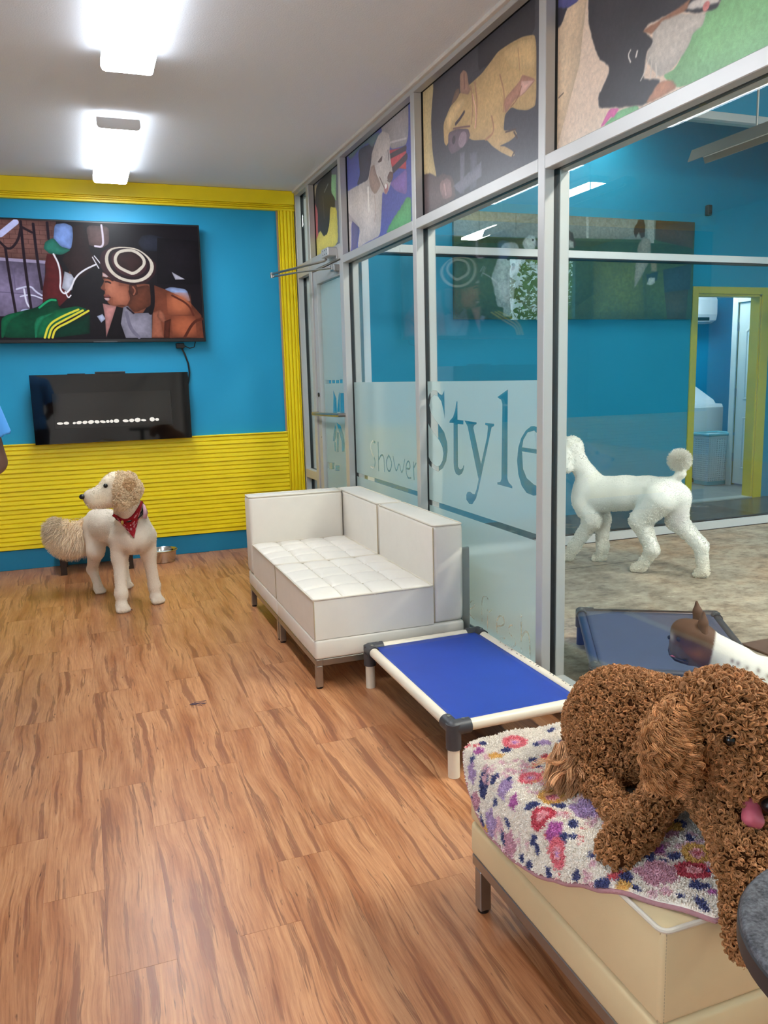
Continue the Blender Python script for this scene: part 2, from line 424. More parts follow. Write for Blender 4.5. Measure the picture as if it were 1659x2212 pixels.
def curl_fur(P, N, strands=8, R=.005, h=.014, turns=1.25, k=12, spread=.0022, tilt=.6):
    n = len(P); tn = rng.normal(0, 1, (n, 3)); tn = unit(tn-N*(tn*N).sum(1, keepdims=True))
    a = unit(N*(1-tilt)+tn*tilt+rng.normal(0, .15, (n, 3)))
    e1 = unit(np.cross(a, rng.normal(0, 1, (n, 3)))); e2 = np.cross(a, e1)
    Rr = R*(.65+.7*rng.random((n, 1, 1, 1))); tu = turns*(.8+.5*rng.random((n, 1, 1, 1))); hh = h*(.75+.5*rng.random((n, 1, 1, 1)))
    t = np.linspace(0, 1, k)[None, None, :, None]
    j = rng.normal(0, spread, (n, strands, 1, 3)); ph = rng.normal(0, .25, (n, strands, 1, 1))
    rr = Rr*np.minimum(1, .25+t*1.6)*(1+rng.normal(0, .12, (n, strands, 1, 1)))
    th = 6.283*tu*t+ph
    E1, E2, A, NN = (q[:, None, None, :] for q in (e1, e2, a, N))
    X = P[:, None, None, :]+j*(1-.45*t)+NN*hh*(1-(1-t)**2)+rr*(E1*np.cos(th)+E2*np.sin(th))-Rr*.25*E1*(1-t)+A*(t*hh*.35)
    return X.reshape(n*strands, k, 3)
ART={
 'tv':[
  ('p',(122,84,80),[-63,2,333,3,316,352,-82,338]),
  ('b',(70,42,42),[-63,2,316,352]),
  ('p',(128,116,150),[-81,318,268,349,245,801,-109,801]),
  ('s',(150,140,172),[-81,313,268,344],22),
  ('s',(95,85,115),[125,380,126,574],6),
  ('s',(95,85,115),[-96,579,251,623],6),
  ('s',(182,186,232),[84,125,155,20],40),
  ('p',(108,84,84),[469,24,573,27,567,174,530,217,467,189]),
  ('s',(225,215,235),[538,19,541,102,539,206,501,198],14),
  ('s',(190,190,220),[131,574,194,541,214,593,240,623],12),
  ('s',(200,200,228),[145,635,190,614,244,654],10),
  ('s',(210,210,235),[164,573,169,697,189,738],12),
  ('e',(160,165,205),[139,739,187,790]),
  ('s',(34,24,34),[100,229,105,452,119,801],17),
  ('s',(34,24,34),[177,14,177,327,187,738],18),
  ('s',(34,24,34),[231,30,234,304,244,571],18),
  ('s',(34,24,34),[293,16,293,148],18),
  ('s',(40,28,36),[76,181,115,259,158,176,174,74],16),
  ('s',(40,28,36),[175,54,222,101],16),
  ('p',(40,44,60),[702,156,725,96,768,83,834,111,964,141,961,217,726,229]),
  ('p',(26,22,28),[798,108,1003,128,1002,511,781,516]),
  ('p',(210,208,228),[857,404,922,469,873,473]),
  ('p',(150,168,214),[814,559,849,537,927,557,943,672,877,624]),
  ('q',(96,32,36),[280,276,314,280,342,392,349,486,380,568,361,716,240,707,247,571,267,426,268,354]),
  ('q',(30,25,30),[384,485,494,355,531,438,535,629,521,811,525,973,285,986,284,874,321,706,365,632]),
  ('q',(198,202,224),[352,418,399,453,379,574,355,592,333,559]),
  ('p',(112,72,52),[376,401,411,400,402,453,369,433]),
  ('q',(48,31,32),[405,39,452,17,471,106,476,241,507,334,437,462,395,484,346,320,359,278,390,225]),
  ('p',(132,166,240),[326,26,372,13,405,37,404,131,390,233,345,211,313,167]),
  ('p',(42,128,112),[277,174,315,138,345,211,391,235,348,280,292,273,267,231]),
  ('s',(228,226,238),[309,275,330,362,332,486,323,570,343,616,373,569,399,463,445,399,497,355],12),
  ('s',(228,226,238),[347,590,358,648,371,621],9),
  ('s',(228,226,238),[485,293,510,386],8),
  ('s',(228,226,238),[494,282,523,354],8),
  ('p',(10,78,52),[52,821,81,785,212,728,273,644,307,648,312,727,348,737,274,843,233,985,43,982]),
  ('p',(16,108,70),[52,821,87,785,166,754,84,842,54,982,43,982]),
  ('s',(30,150,100),[224,728,272,659,300,664],14),
  ('s',(8,55,38),[234,738,281,706,303,727],10),
  ('p',(18,112,72),[191,874,202,811,238,782,320,737,396,711,447,742,284,874,262,985,194,984]),
  ('p',(34,160,112),[195,863,211,811,243,790,290,769,236,822,209,905,199,984,192,984]),
  ('p',(12,60,44),[294,906,451,779,443,950,279,985]),
  ('s',(214,204,62),[236,983,259,869,322,801,400,742],15),
  ('s',(214,204,62),[254,983,272,890,332,832,420,749],15),
  ('s',(214,204,62),[271,983,286,906,355,848,446,753],15),
  ('p',(190,200,235),[483,800,510,779,523,822,501,856]),
  ('q',(158,92,70),[526,417,522,459,530,496,522,523,511,553,514,566,529,578,529,599,522,619,532,629,527,646,543,652,537,674,545,693,560,720,609,703,632,725,636,779,704,768,752,647,744,517,642,499,572,458]),
  ('p',(118,64,46),[639,563,748,517,749,702,667,768,624,714,648,649]),
  ('p',(120,66,48),[561,714,609,698,638,724,637,768,608,725]),
  ('e',(186,116,92),[535,480,594,628],1.2),
  ('e',(178,108,84),[568,543,634,692],1.2),
  ('s',(52,26,22),[524,468,545,464,571,488],13),
  ('s',(44,22,20),[536,501,548,499,559,511],11),
  ('q',(214,186,190),[525,422,555,448,545,464,525,454]),
  ('s',(110,56,48),[520,565,531,571],9),
  ('q',(150,78,72),[523,619,545,612,554,631,528,644]),
  ('q',(208,168,172),[523,642,547,635,549,654,542,667,531,661]),
  ('s',(70,30,28),[524,633,553,635],7),
  ('p',(96,50,38),[647,520,683,519,686,605,661,627,644,584]),
  ('s',(150,90,70),[664,541,676,573,665,610],10),
  ('p',(70,40,46),[532,238,584,194,679,199,731,244,786,333,776,430,733,509,659,527,582,497,543,443,519,380,517,302]),
  ('c',(212,203,190),[576,215,547,290,557,395,607,473,684,497,748,442,770,344,731,260,678,210],26),
  ('c',(36,22,28),[582,225,561,300,575,394,620,456,685,471,736,421,752,334,719,256,672,219],22),
  ('c',(214,206,194),[611,234,678,220,724,280,730,346,675,433,640,408,597,367,587,299],22),
  ('p',(58,34,32),[614,250,674,236,714,288,720,346,673,412,638,390,605,351,597,300]),
  ('q',(190,132,130),[515,688,579,714,541,887,519,984,521,822]),
  ('q',(24,18,22),[579,714,611,730,598,898,612,991,525,989,542,887]),
  ('q',(150,146,166),[611,719,633,708,661,773,747,767,738,993,612,991,593,865]),
  ('s',(112,108,128),[624,768,637,909,676,986],24),
  ('s',(34,24,34),[629,725,658,773],12),
  ('q',(132,70,50),[757,517,817,559,884,613,944,683,992,789,998,997,738,993,752,789,738,669]),
  ('q',(166,98,76),[750,767,782,745,797,988,738,987]),
  ('p',(168,100,78),[785,734,808,778,816,861,793,850,770,800]),
  ('p',(90,42,30),[806,844,838,822,825,994,797,994]),
  ('e',(176,100,70),[828,592,941,778],0.9),
  ('e',(166,90,62),[845,800,959,979],0.9),
  ('s',(80,38,28),[901,990,951,845,997,822],20),
  ('s',(86,40,30),[852,613,931,689,953,789],14),
  ('s',(24,16,20),[757,517,756,691,741,767],30),
 ],
 'bulldog':[
  ('p',(205,180,128),[-181,-25,119,-35,80,255,92,517,138,763,-200,618]),
  ('p',(95,80,80),[-102,626,63,655,130,721,189,721,268,769,298,832,314,955,185,967,-110,966],1),
  ('p',(138,108,106),[163,774,228,770,268,806,282,930,194,920,162,837],1),
  ('s',(160,125,122),[204,810,219,892],25),
  ('p',(88,86,96),[354,645,398,655,388,948,350,945],1),
  ('p',(82,80,92),[441,687,503,706,494,945,438,951],1),
  ('p',(100,98,110),[290,859,536,791,536,893,350,939],1),
  ('p',(44,42,48),[515,-112,912,-59,914,219,754,154,604,177,513,172],1),
  ('p',(190,155,104),[473,213,540,205,604,177,666,145,754,154,838,174,922,222,924,639,866,636,800,593,760,554,714,575,704,671,749,695,783,708,800,748,749,763,671,756,713,777,772,838,784,870,755,867,683,800,621,731,576,664,469,615,399,549,296,465,232,536,209,500,203,354,268,269,344,237,359,222]),
  ('p',(205,170,116),[696,176,810,184,912,236,912,412,838,373,754,308]),
  ('p',(206,172,120),[227,325,298,275,387,269,401,318,327,363,249,441]),
  ('p',(166,116,96),[714,575,708,476,816,429,833,399,913,475,913,490,839,524,783,521]),
  ('p',(206,160,146),[828,436,908,482,855,514,817,521]),
  ('s',(150,108,78),[678,300,714,448,702,547],18),
  ('s',(152,110,84),[486,232,505,379,491,529],26),
  ('s',(210,160,140),[465,298,498,431,484,536],16),
  ('s',(140,96,74),[452,233,471,359,456,493],14),
  ('s',(148,105,76),[616,531,640,648,570,661],22),
  ('s',(160,118,84),[805,220,816,359],12),
  ('s',(128,84,66),[755,551,800,531,828,467],12),
  ('p',(160,120,100),[359,222,360,95,390,81,421,118,434,211,453,257,430,277,395,250]),
  ('s',(120,84,76),[396,119,399,212],28),
  ('p',(110,86,70),[275,267,319,177,353,184,353,230,329,251]),
  ('p',(98,82,92),[249,447,326,457,428,512,445,568,413,603,354,621,278,619,246,562]),
  ('e',(128,108,118),[341,507,413,615]),
  ('e',(58,48,56),[284,495,314,553]),
  ('s',(52,40,48),[319,418,357,403,394,377],34),
  ('s',(96,66,66),[296,441,363,466,442,502],16),
  ('s',(70,54,50),[719,690,789,708],14),
  ('s',(60,46,44),[778,720,800,769],20),
  ('s',(60,46,44),[766,867,784,844],20),
 ],
 'poodle':[
  ('p',(66,66,84),[191,20,454,72,382,275,334,382,151,352,214,267],1),
  ('p',(96,118,126),[-3,-33,539,13,410,115,349,31,214,24,68,58],1),
  ('p',(164,157,158),[538,38,567,-211,893,-191,879,320,657,251,652,118]),
  ('s',(186,180,180),[659,190,855,255],22),
  ('p',(196,78,88),[638,248,853,325,848,508,642,395]),
  ('s',(74,66,74),[636,304,845,332],60),
  ('s',(74,66,74),[669,445,851,407],80),
  ('p',(134,104,172),[637,539,768,515,857,506,851,727,710,632]),
  ('p',(92,166,106),[850,745,901,771,895,1005,563,965,654,872,759,809],2),
  ('p',(206,196,191),[-157,350,-23,337,162,357,334,375,383,242,403,152,486,50,558,33,643,106,663,192,642,256,670,408,687,478,657,528,626,585,586,614,537,568,522,700,492,955,319,956,132,971,189,787,49,652,32,979,-194,970],1),
  ('p',(178,168,168),[-34,526,189,780,140,806,49,659,-55,668],1),
  ('p',(92,88,132),[61,663,177,776,120,960,45,961]),
  ('p',(168,143,132),[425,275,453,361,520,502,467,539,424,548,368,471,345,366,382,275],1),
  ('s',(140,112,104),[430,284,461,411],16),
  ('p',(92,76,76),[482,275,509,262,550,249,538,295,497,289]),
  ('s',(96,78,78),[624,241,630,326],18),
  ('p',(112,86,84),[606,468,641,432,683,458,684,502,656,534,618,518]),
  ('p',(120,104,104),[602,498,639,489,672,509,637,531]),
  ('s',(92,72,72),[502,422,540,497,568,554],16),
  ('e',(160,110,112),[561,519,615,606]),
  ('e',(232,226,224),[571,520,599,561]),
  ('s',(170,150,142),[424,561,439,702,414,794],20),
  ('s',(226,218,212),[330,455,332,662],60),
 ],
 'black_dog':[
  ('p',(190,170,130),[-486,23,153,9,21,220,-330,246,-510,220]),
  ('p',(196,94,96),[-508,201,25,183,140,387,78,720,-167,887,-597,929]),
  ('p',(132,186,132),[539,33,750,98,722,410,539,296]),
  ('p',(216,200,88),[23,718,502,424,739,495,743,983,-233,955],2),
  ('p',(40,40,42),[83,27,619,-32,571,269,690,374,680,488,526,430,481,640,394,751,264,751,167,653,61,672,93,374,-14,230],1),
  ('s',(120,124,126),[346,196,479,133],26),
  ('s',(84,82,80),[289,237,313,525],22),
 ],
 'black_white_dog':[
  ('p',(212,184,150),[-24,102,158,179,117,567,-17,1013]),
  ('p',(78,78,140),[-26,-44,163,74,112,218,50,211,-24,162]),
  ('p',(44,44,56),[-24,147,50,208,21,269,-23,295],1),
  ('p',(126,187,122),[673,381,699,687,635,687,601,742,543,862,493,860,555,967,1227,1086,1204,588]),
  ('p',(120,182,124),[247,956,319,922,400,942,401,1015,260,991]),
  ('p',(216,98,160),[228,960,271,887,317,911,290,946,278,932,247,960]),
  ('p',(198,188,175),[456,600,526,605,646,690,636,734,601,742,588,792,542,850,483,866,423,745,447,662],1),
  ('p',(46,43,49),[161,-89,159,351,182,472,216,599,267,667,263,711,213,790,220,854,343,922,433,962,484,904,483,872,414,828,427,710,454,672,414,594,435,578,546,601,616,668,682,702,705,626,698,405],1),
  ('p',(206,196,186),[574,612,596,595,680,628,690,680,638,656,588,632],1),
  ('e',(190,110,105),[633,641,656,679]),
  ('p',(152,102,76),[406,591,497,594,573,588,596,571,574,627,487,605,447,638],1),
  ('p',(182,122,90),[430,954,453,916,478,882,524,897,555,951,465,961],1),
  ('s',(205,198,190),[360,651,349,669,361,710],12),
  ('s',(205,198,190),[389,677,384,699],16),
  ('s',(198,188,176),[439,743,419,806,406,829],9),
  ('s',(198,188,176),[450,763,446,843],9),
  ('s',(198,188,176),[466,786,472,853],9),
  ('s',(60,46,40),[7,674,33,663],8),
 ],
 'print':[
  ('p',(150,148,142),[-33,-63,821,-22,820,195,-35,240]),
  ('s',(120,118,112),[95,-26,95,220],8),
  ('s',(120,118,112),[236,-44,236,207],8),
  ('s',(176,174,170),[524,-38,526,193],20),
  ('s',(170,168,164),[797,-27,801,227],55),
  ('s',(60,56,50),[443,-39,818,-22],12),
  ('p',(104,72,48),[821,-22,997,-12,994,271,820,195]),
  ('p',(66,88,50),[-35,240,994,225,1005,471,865,480,775,364,411,1005,-39,1005]),
  ('p',(104,112,42),[553,381,762,380,783,1005,557,1005],1),
  ('p',(84,98,46),[775,364,975,380,972,1052,783,1005],1),
  ('p',(60,74,86),[859,495,990,426,987,690,869,725]),
  ('p',(88,74,52),[869,725,980,690,971,1036,886,1005]),
  ('p',(198,202,204),[139,607,163,437,186,281,239,270,260,402,251,545,222,575,233,660,228,861,219,976,183,973,186,890,162,879,150,720],1),
  ('e',(50,46,50),[201,413,213,441]),
  ('e',(50,46,50),[234,407,244,434]),
  ('e',(46,42,44),[220,469,233,500]),
  ('e',(104,80,80),[219,504,230,532]),
  ('p',(206,206,206),[260,289,269,232,287,195,313,199,314,306,305,442,287,414],1),
  ('e',(44,40,44),[300,236,307,252]),
  ('p',(80,60,48),[438,130,463,156,479,270,473,307,439,309],1),
  ('p',(190,184,180),[448,229,470,249,470,307,448,309],1),
  ('p',(90,60,38),[726,159,725,85,748,-6,768,-9,773,65,773,169,756,186,746,120,735,188],1),
  ('p',(170,158,146),[744,247,766,170,800,197,803,392,732,699,731,578],1),
  ('p',(170,150,120),[803,408,830,406,832,527,804,514],1),
  ('p',(50,66,74),[784,545,838,512,833,604,792,636],1),
  ('p',(206,206,206),[787,644,798,575,825,573,825,627,806,651],1),
 ],
 'style':[
  ('p',0,[177,38,179,157,166,120,146,85,111,64,71,58,34,72,16,105,31,134,76,166,124,189,172,216,200,257,204,292,189,337,153,372,104,391,54,388,8,373,-6,361,-5,331,18,351,55,365,91,371,123,363,150,340,161,310,152,282,122,255,69,229,15,198,-14,173,-22,129,-11,91,21,54,58,39,94,39,134,55,155,58,171,45]),
  ('p',0,[298,82,306,82,305,157,361,158,360,174,307,174,305,351,317,360,333,361,352,352,357,341,365,342,357,360,341,377,313,387,284,383,268,365,263,337,267,172,226,173,228,165,262,148,283,120]),
  ('p',0,[371,158,479,161,478,167,456,174,450,184,515,322,566,214,575,178,573,169,552,167,552,160,625,160,624,168,604,174,522,357,492,424,469,464,435,492,409,494,382,480,381,461,394,447,417,443,440,449,459,448,475,426,493,384,482,361,399,180,388,171]),
  ('p',0,[651,60,730,32,726,355,736,370,763,381,763,388,649,386,649,379,672,375,681,363,689,84,680,69,667,66]),
  ('p',0,[915,155,893,157,859,173,827,201,807,236,798,284,807,332,831,371,866,392,912,396,945,390,978,371,994,352,972,358,940,360,914,357,866,340,840,310,833,248,992,249,989,217,965,173,937,158]),
  ('p',255,[833,234,842,206,871,179,916,170,938,181,952,234]),
 ],
 'refresh':[
  ('s',0,[403,941,456,908,435,892,404,912,393,944,403,963,444,971],11),
  ('s',0,[569,854,545,846,521,859,514,889,515,959],14),
  ('s',0,[564,899,563,987],14),
  ('s',0,[569,911,602,889],10),
  ('s',0,[643,945,706,923,697,894,671,891,643,916,637,961,657,987,706,976],15),
  ('s',0,[779,911,754,905,732,929,745,947,783,953,792,974,762,995,737,989],15),
  ('s',0,[830,850,831,990],20),
  ('s',0,[831,935,861,898,889,905,894,996],18),
 ],
 'shower':[
  ('s',0,[325,317,285,309,247,337,258,373,306,399,322,427,290,460,247,455],15),
  ('s',0,[373,314,371,462],13),
  ('s',0,[376,405,419,372,457,381,460,459],11),
  ('s',0,[529,369,491,395,489,430,526,458,563,429,565,394,529,369],11),
  ('s',0,[589,370,627,456,671,385,705,457,746,373],9),
  ('s',0,[762,414,819,413,807,375,778,380,756,416,779,460,821,454],10),
  ('s',0,[857,377,861,456],12),
  ('s',0,[864,400,890,377],9),
 ],
 'doorfilm':[
  ('p',0,[-93,398,4,398,-3,414,-100,414]),
  ('p',0,[52,398,338,399,332,413,46,413]),
  ('p',0,[388,399,528,399,522,412,383,412]),
  ('p',0,[567,399,717,399,712,412,562,412]),
  ('p',0,[751,397,873,397,867,412,745,412]),
  ('p',0,[431,441,557,474,567,534,380,540]),
  ('p',0,[693,447,728,456,700,529,574,530,607,495]),
  ('p',0,[749,452,945,451,914,535,716,537]),
  ('p',0,[465,579,513,609,482,635,393,657,324,652,380,615]),
  ('p',0,[527,574,707,584,836,621,870,654,848,689,738,691,731,648,626,607]),
  ('p',0,[382,659,458,658,457,698,393,695]),
  ('p',0,[526,613,623,616,577,695,507,697]),
  ('p',0,[-25,755,57,753,46,778,-36,781]),
  ('p',0,[93,754,356,747,345,774,82,782]),
  ('p',0,[403,757,594,752,586,774,394,780]),
 ],
}
RUG=[('pink',0.972,1.706,0.0657,0),('leaf',0.89,1.725,0.0242,20),('leaf',0.932,1.677,0.0358,10),('mag',0.865,1.693,0.0261,0),('gold',0.89,1.654,0.0375,0),('leaf',1.01,1.666,0.0217,30),('lav',1.034,1.664,0.0314,0),('red',1.003,1.605,0.0257,0),('leaf',0.963,1.603,0.0255,-10),('leaf',0.958,1.566,0.0182,-40),('mist',0.923,1.596,0.0596,0),('leaf',0.834,1.686,0.0261,-20),('lav',0.811,1.679,0.0473,0),('mist',0.852,1.604,0.0273,0),('pink',0.911,1.525,0.0597,0),('leaf',0.842,1.58,0.0248,-50),('leaf',0.867,1.547,0.0188,0),('lav',0.845,1.534,0.0484,0),('gold2',0.914,1.437,0.0677,0),('leaf',0.794,1.555,0.0246,-50),('mag',0.832,1.481,0.0343,0),('leaf',0.856,1.426,0.0312,-60),('leaf',0.91,1.393,0.0248,-10),('leaf',0.941,1.488,0.0197,60),('red2',0.854,1.381,0.065,0),('lav',0.954,1.361,0.0779,0),('mist',0.967,1.403,0.021,0),('lav',0.739,1.566,0.0587,0),('gold',0.716,1.585,0.0205,0),('leaf',0.78,1.494,0.0239,40),('mag',0.846,1.328,0.0435,0),('leaf',0.89,1.32,0.0317,15),('leaf',0.867,1.283,0.0193,70),('mist',0.94,1.31,0.0517,0),('mist',0.888,1.352,0.0322,0),('rosy',0.739,1.473,0.056,0),('leaf',0.8,1.384,0.0286,-70),('leaf',0.791,1.367,0.0223,0),('pink',0.82,1.296,0.0603,0),('leaf',0.735,1.421,0.0231,-60),('reds',0.874,1.266,0.0211,0),('leaf',0.864,1.217,0.0167,40),('leaf',0.76,1.313,0.0316,10),('leaf',0.71,1.395,0.0228,30),('leaf',0.812,1.225,0.0281,-60),('red',0.872,1.144,0.0319,0),('leaf',0.875,1.124,0.0227,10),('rosy',0.755,1.644,0.0468,0),('reds',0.764,1.706,0.0192,0),('mist',0.772,1.403,0.0249,0),('leaf',0.878,1.13,0.0382,0),('leaf',0.878,1.099,0.0187,60),('gold',0.861,1.113,0.0305,0),('rosy',0.942,1.118,0.0793,0),('red2',1.011,1.1,0.07,0),('leaf',0.979,1.061,0.0257,10),('leaf',0.954,1.016,0.0294,50),('leaf',0.935,1.047,0.0161,60),('mag',0.992,1.183,0.0354,0),('leaf',0.958,1.162,0.0322,15),('leaf',1.007,1.151,0.0298,-20),('gold2',1.056,1.141,0.065,0),('leaf',1.074,1.184,0.0232,40),('rosy',1.048,1.213,0.039,0),('mag',0.991,1.032,0.0184,0),('gold',1.069,1.234,0.0529,0),('leaf',0.978,1.143,0.0148,80),('leaf',1.035,1.087,0.0145,10)]
# ---------------------------------------------------------------- flat prints, drawn pixel by pixel
def vnoise(h, w, cells, seed=0, octs=3):
    r = np.random.default_rng(seed); o = np.zeros((h, w)); amp = 1; tot = 0
    for k in range(octs):
        ch, cw = max(2, int(cells*h/w*2**k))+2, max(2, int(cells*2**k))+2
        g = r.random((ch, cw)); y = np.linspace(0, ch-2, h); x = np.linspace(0, cw-2, w)
        yi, xi = y.astype(int), x.astype(int); fy, fx = (y-yi)[:, None], (x-xi)[None, :]
        fy = fy*fy*(3-2*fy); fx = fx*fx*(3-2*fx)
        o += amp*((g[yi][:, xi]*(1-fx)+g[yi][:, xi+1]*fx)*(1-fy)+(g[yi+1][:, xi]*(1-fx)+g[yi+1][:, xi+1]*fx)*fy)
        tot += amp; amp *= .5
    return o/tot-.5
class Canvas:
    def __init__(s, w, h, bg, seed=0):
        s.w, s.h = w, h; s.a = np.empty((h, w, 3)); s.a[:] = bg
        s.dx = vnoise(h, w, 70, seed+1, 2)*14; s.dy = vnoise(h, w, 70, seed+2, 2)*14
        s.lo = vnoise(h, w, 9, seed+7, 3)
        s.Y, s.X = np.mgrid[0:h, 0:w].astype(float)+.5
    def blend(s, mk, c, sl):
        mk = mk[..., None]; s.a[sl] = s.a[sl]*(1-mk)+np.array(c)*mk
    def region(s, pts, pad):
        x0, y0 = np.floor(pts.min(0)-pad).astype(int); x1, y1 = np.ceil(pts.max(0)+pad).astype(int)
        return np.s_[max(0, y0):min(s.h, max(y1, 0)), max(0, x0):min(s.w, max(x1, 0))]
    def segd(s, X, Y, p, q):
        d = q-p; L = (d@d)+1e-9; t = np.clip(((X-p[0])*d[0]+(Y-p[1])*d[1])/L, 0, 1)
        return np.hypot(X-p[0]-d[0]*t, Y-p[1]-d[1]*t)
    def poly(s, pts, c, jit=0, soft=1.2, vol=0, rnd=False):
        if rnd and len(pts) > 4:                     # round the corners of organic outlines
            for _ in range(2):
                nx = np.roll(pts, -1, 0); pts = np.stack([pts*.86+nx*.14, pts*.14+nx*.86], 1).reshape(-1, 2)
        sl = s.region(pts, 20); X, Y = s.X[sl], s.Y[sl]
        if X.size == 0: return
        if jit: X = X+s.dx[sl]*jit*.55; Y = Y+s.dy[sl]*jit*.55
        ins = np.zeros(X.shape, bool); d = np.full(X.shape, 1e9); n = len(pts)
        for i in range(n):
            p, q = pts[i], pts[(i+1) % n]; d = np.minimum(d, s.segd(X, Y, p, q))
            if p[1] != q[1]:
                cr = ((p[1] > Y) != (q[1] > Y)) & (X < (q[0]-p[0])*(Y-p[1])/(q[1]-p[1])+p[0]); ins ^= cr
        mk = np.clip(.5+np.where(ins, d, -d)/soft, 0, 1)
        if vol:                                      # drawn shading of a printed photograph: rounder away from the outline
            sc = max(8., min(np.ptp(pts[:, 0]), np.ptp(pts[:, 1]))*.22)
            k = 1-vol*np.exp(-np.minimum(d, 1e4)/sc)+vol*.45*(s.dx[sl]+s.lo[sl]*26)/14
            mk3 = mk[..., None]; s.a[sl] = s.a[sl]*(1-mk3)+np.clip(np.array(c)*k[..., None], 0, 255)*mk3
        else: s.blend(mk, c, sl)
    def stroke(s, pts, w, c, closed=False, soft=1.4):
        if len(pts) > 2 and not closed:
            for _ in range(2):
                q = np.stack([pts[:-1]*.75+pts[1:]*.25, pts[:-1]*.25+pts[1:]*.75], 1).reshape(-1, 2); pts = np.concatenate([pts[:1], q, pts[-1:]])
        elif closed:
            for _ in range(2): nx = np.roll(pts, -1, 0); pts = np.stack([pts*.75+nx*.25, pts*.25+nx*.75], 1).reshape(-1, 2)
        sl = s.region(pts, w+4); X, Y = s.X[sl], s.Y[sl]
        if X.size == 0: return
        d = np.full(X.shape, 1e9); n = len(pts)
        for i in range(n if closed else n-1): d = np.minimum(d, s.segd(X, Y, pts[i], pts[(i+1) % n]))
        s.blend(np.clip(.5+(w/2-d)/soft, 0, 1), c, sl)
    def ell(s, p, q, c, soft=.12):
        cx, cy = (p+q)/2; rx, ry = np.abs(q-p)/2+.5; sl = s.region(np.array([p, q]), 4)
        d = np.hypot((s.X[sl]-cx)/rx, (s.Y[sl]-cy)/ry); s.blend(np.clip((1-d)/soft+.5, 0, 1), c, sl)
    def bricks(s, p, q, c):
        y = p[1]; rows = 9; hh = (q[1]-p[1])/rows
        for r in range(rows+1): s.stroke(np.array([[p[0], p[1]+r*hh], [q[0], p[1]+r*hh]]), 2.2, c)
        bw = hh*2.4
        for r in range(rows):
            x = p[0]+(bw/2 if r % 2 else 0)
            while x < q[0]: s.stroke(np.array([[x, p[1]+r*hh], [x, p[1]+(r+1)*hh]]), 2, c); x += bw
    def draw(s, ops, wf=.5, vol=0):
        for o in ops:
            k, c, f = o[0], o[1], np.array(o[2], float).reshape(-1, 2)*np.array([s.w, s.h])/1000
            if isinstance(c, (int, float)): c = (c, c, c)
            if k == 'p': s.poly(f, c, .6*(o[3] if len(o) > 3 else 0), 5.0 if len(o) > 3 else 1.6, vol, vol > 0)
            elif k == 'q': s.poly(f, c, 0, 2.2, vol*.8)
            elif k == 's': s.stroke(f, o[3]*wf, c)
            elif k == 'c': s.stroke(f, o[3]*wf, c, True)
            elif k == 'e': s.ell(f[0], f[1], c, o[3] if len(o) > 3 else .12)
            elif k == 'b': s.bricks(f[0], f[1], c)
    def grain(s, amp, seed=3, cells=120):
        s.a *= 1+amp*vnoise(s.h, s.w, cells, seed, 3)[..., None]+amp*.35*np.random.default_rng(seed).normal(0, .4, (s.h, s.w, 1))
    def blur(s, n=1):
        for _ in range(n):
            p = np.pad(s.a, ((1, 1), (1, 1), (0, 0)), 'edge')
            s.a = (p[:-2, 1:-1]+p[2:, 1:-1]+p[1:-1, :-2]+p[1:-1, 2:]+2*p[1:-1, 1:-1])/6
    def image(s, name, data=False):
        im = bpy.data.images.new(name, s.w, s.h)
        if data: im.colorspace_settings.name = 'Non-Color'
        o = np.ones((s.h, s.w, 4), np.float32); o[..., :3] = np.clip(s.a[::-1]/255, 0, 1)
        im.pixels.foreach_set(o.ravel()); im.update(); im.pack(); return im
def print_mat(name, im, rough=.35, strength=0., tint=None, spec=.4):
    m = bpy.data.materials.new(name); nt = NT(m)
    uv = nt.n('ShaderNodeUVMap', _uv_map='UV'); t = nt.n('ShaderNodeTexImage', _image=im); nt.l(uv, 0, t, 0)
    if strength:
        b = pbsdf(nt, C4((6, 6, 7)), rough, 0, spec); nt.l(t, 0, b, 'Emission Color'); b.inputs['Emission Strength'].default_value = strength
    else: pbsdf(nt, t.outputs[0], rough, 0, spec)
    M[name] = m
def quad(name, P, m, parent=None, **kw):
    """P: four corners, in order top-left, top-right, bottom-right, bottom-left"""
    me = bpy.data.meshes.new(name); me.from_pydata([tuple(p) for p in P], [], [(0, 1, 2, 3)])
    uv = me.uv_layers.new(name='UV'); uv.data.foreach_set('uv', [0, 1, 1, 1, 1, 0, 0, 0]); me.update()
    return link(me, name, m, parent, **kw)
def sheet(name, P, th, m, parent=None, **kw):
    """a thin printed board with the print on its front face"""
    P = [Vector(p) for p in P]; n = (P[3]-P[0]).cross(P[1]-P[0]).normalized()
    Q = [p-n*th for p in P]; me = bpy.data.meshes.new(name)
    me.from_pydata([tuple(p) for p in P+Q], [], [(3, 2, 1, 0), (4, 5, 6, 7), (0, 1, 5, 4), (1, 2, 6, 5), (2, 3, 7, 6), (3, 0, 4, 7)])
    uv = me.uv_layers.new(name='UV'); co = [(0, 1), (1, 1), (1, 0), (0, 0)]
    for l in me.loops: uv.data[l.index].uv = co[l.vertex_index % 4]
    me.update(); return link(me, name, m, parent, **kw)

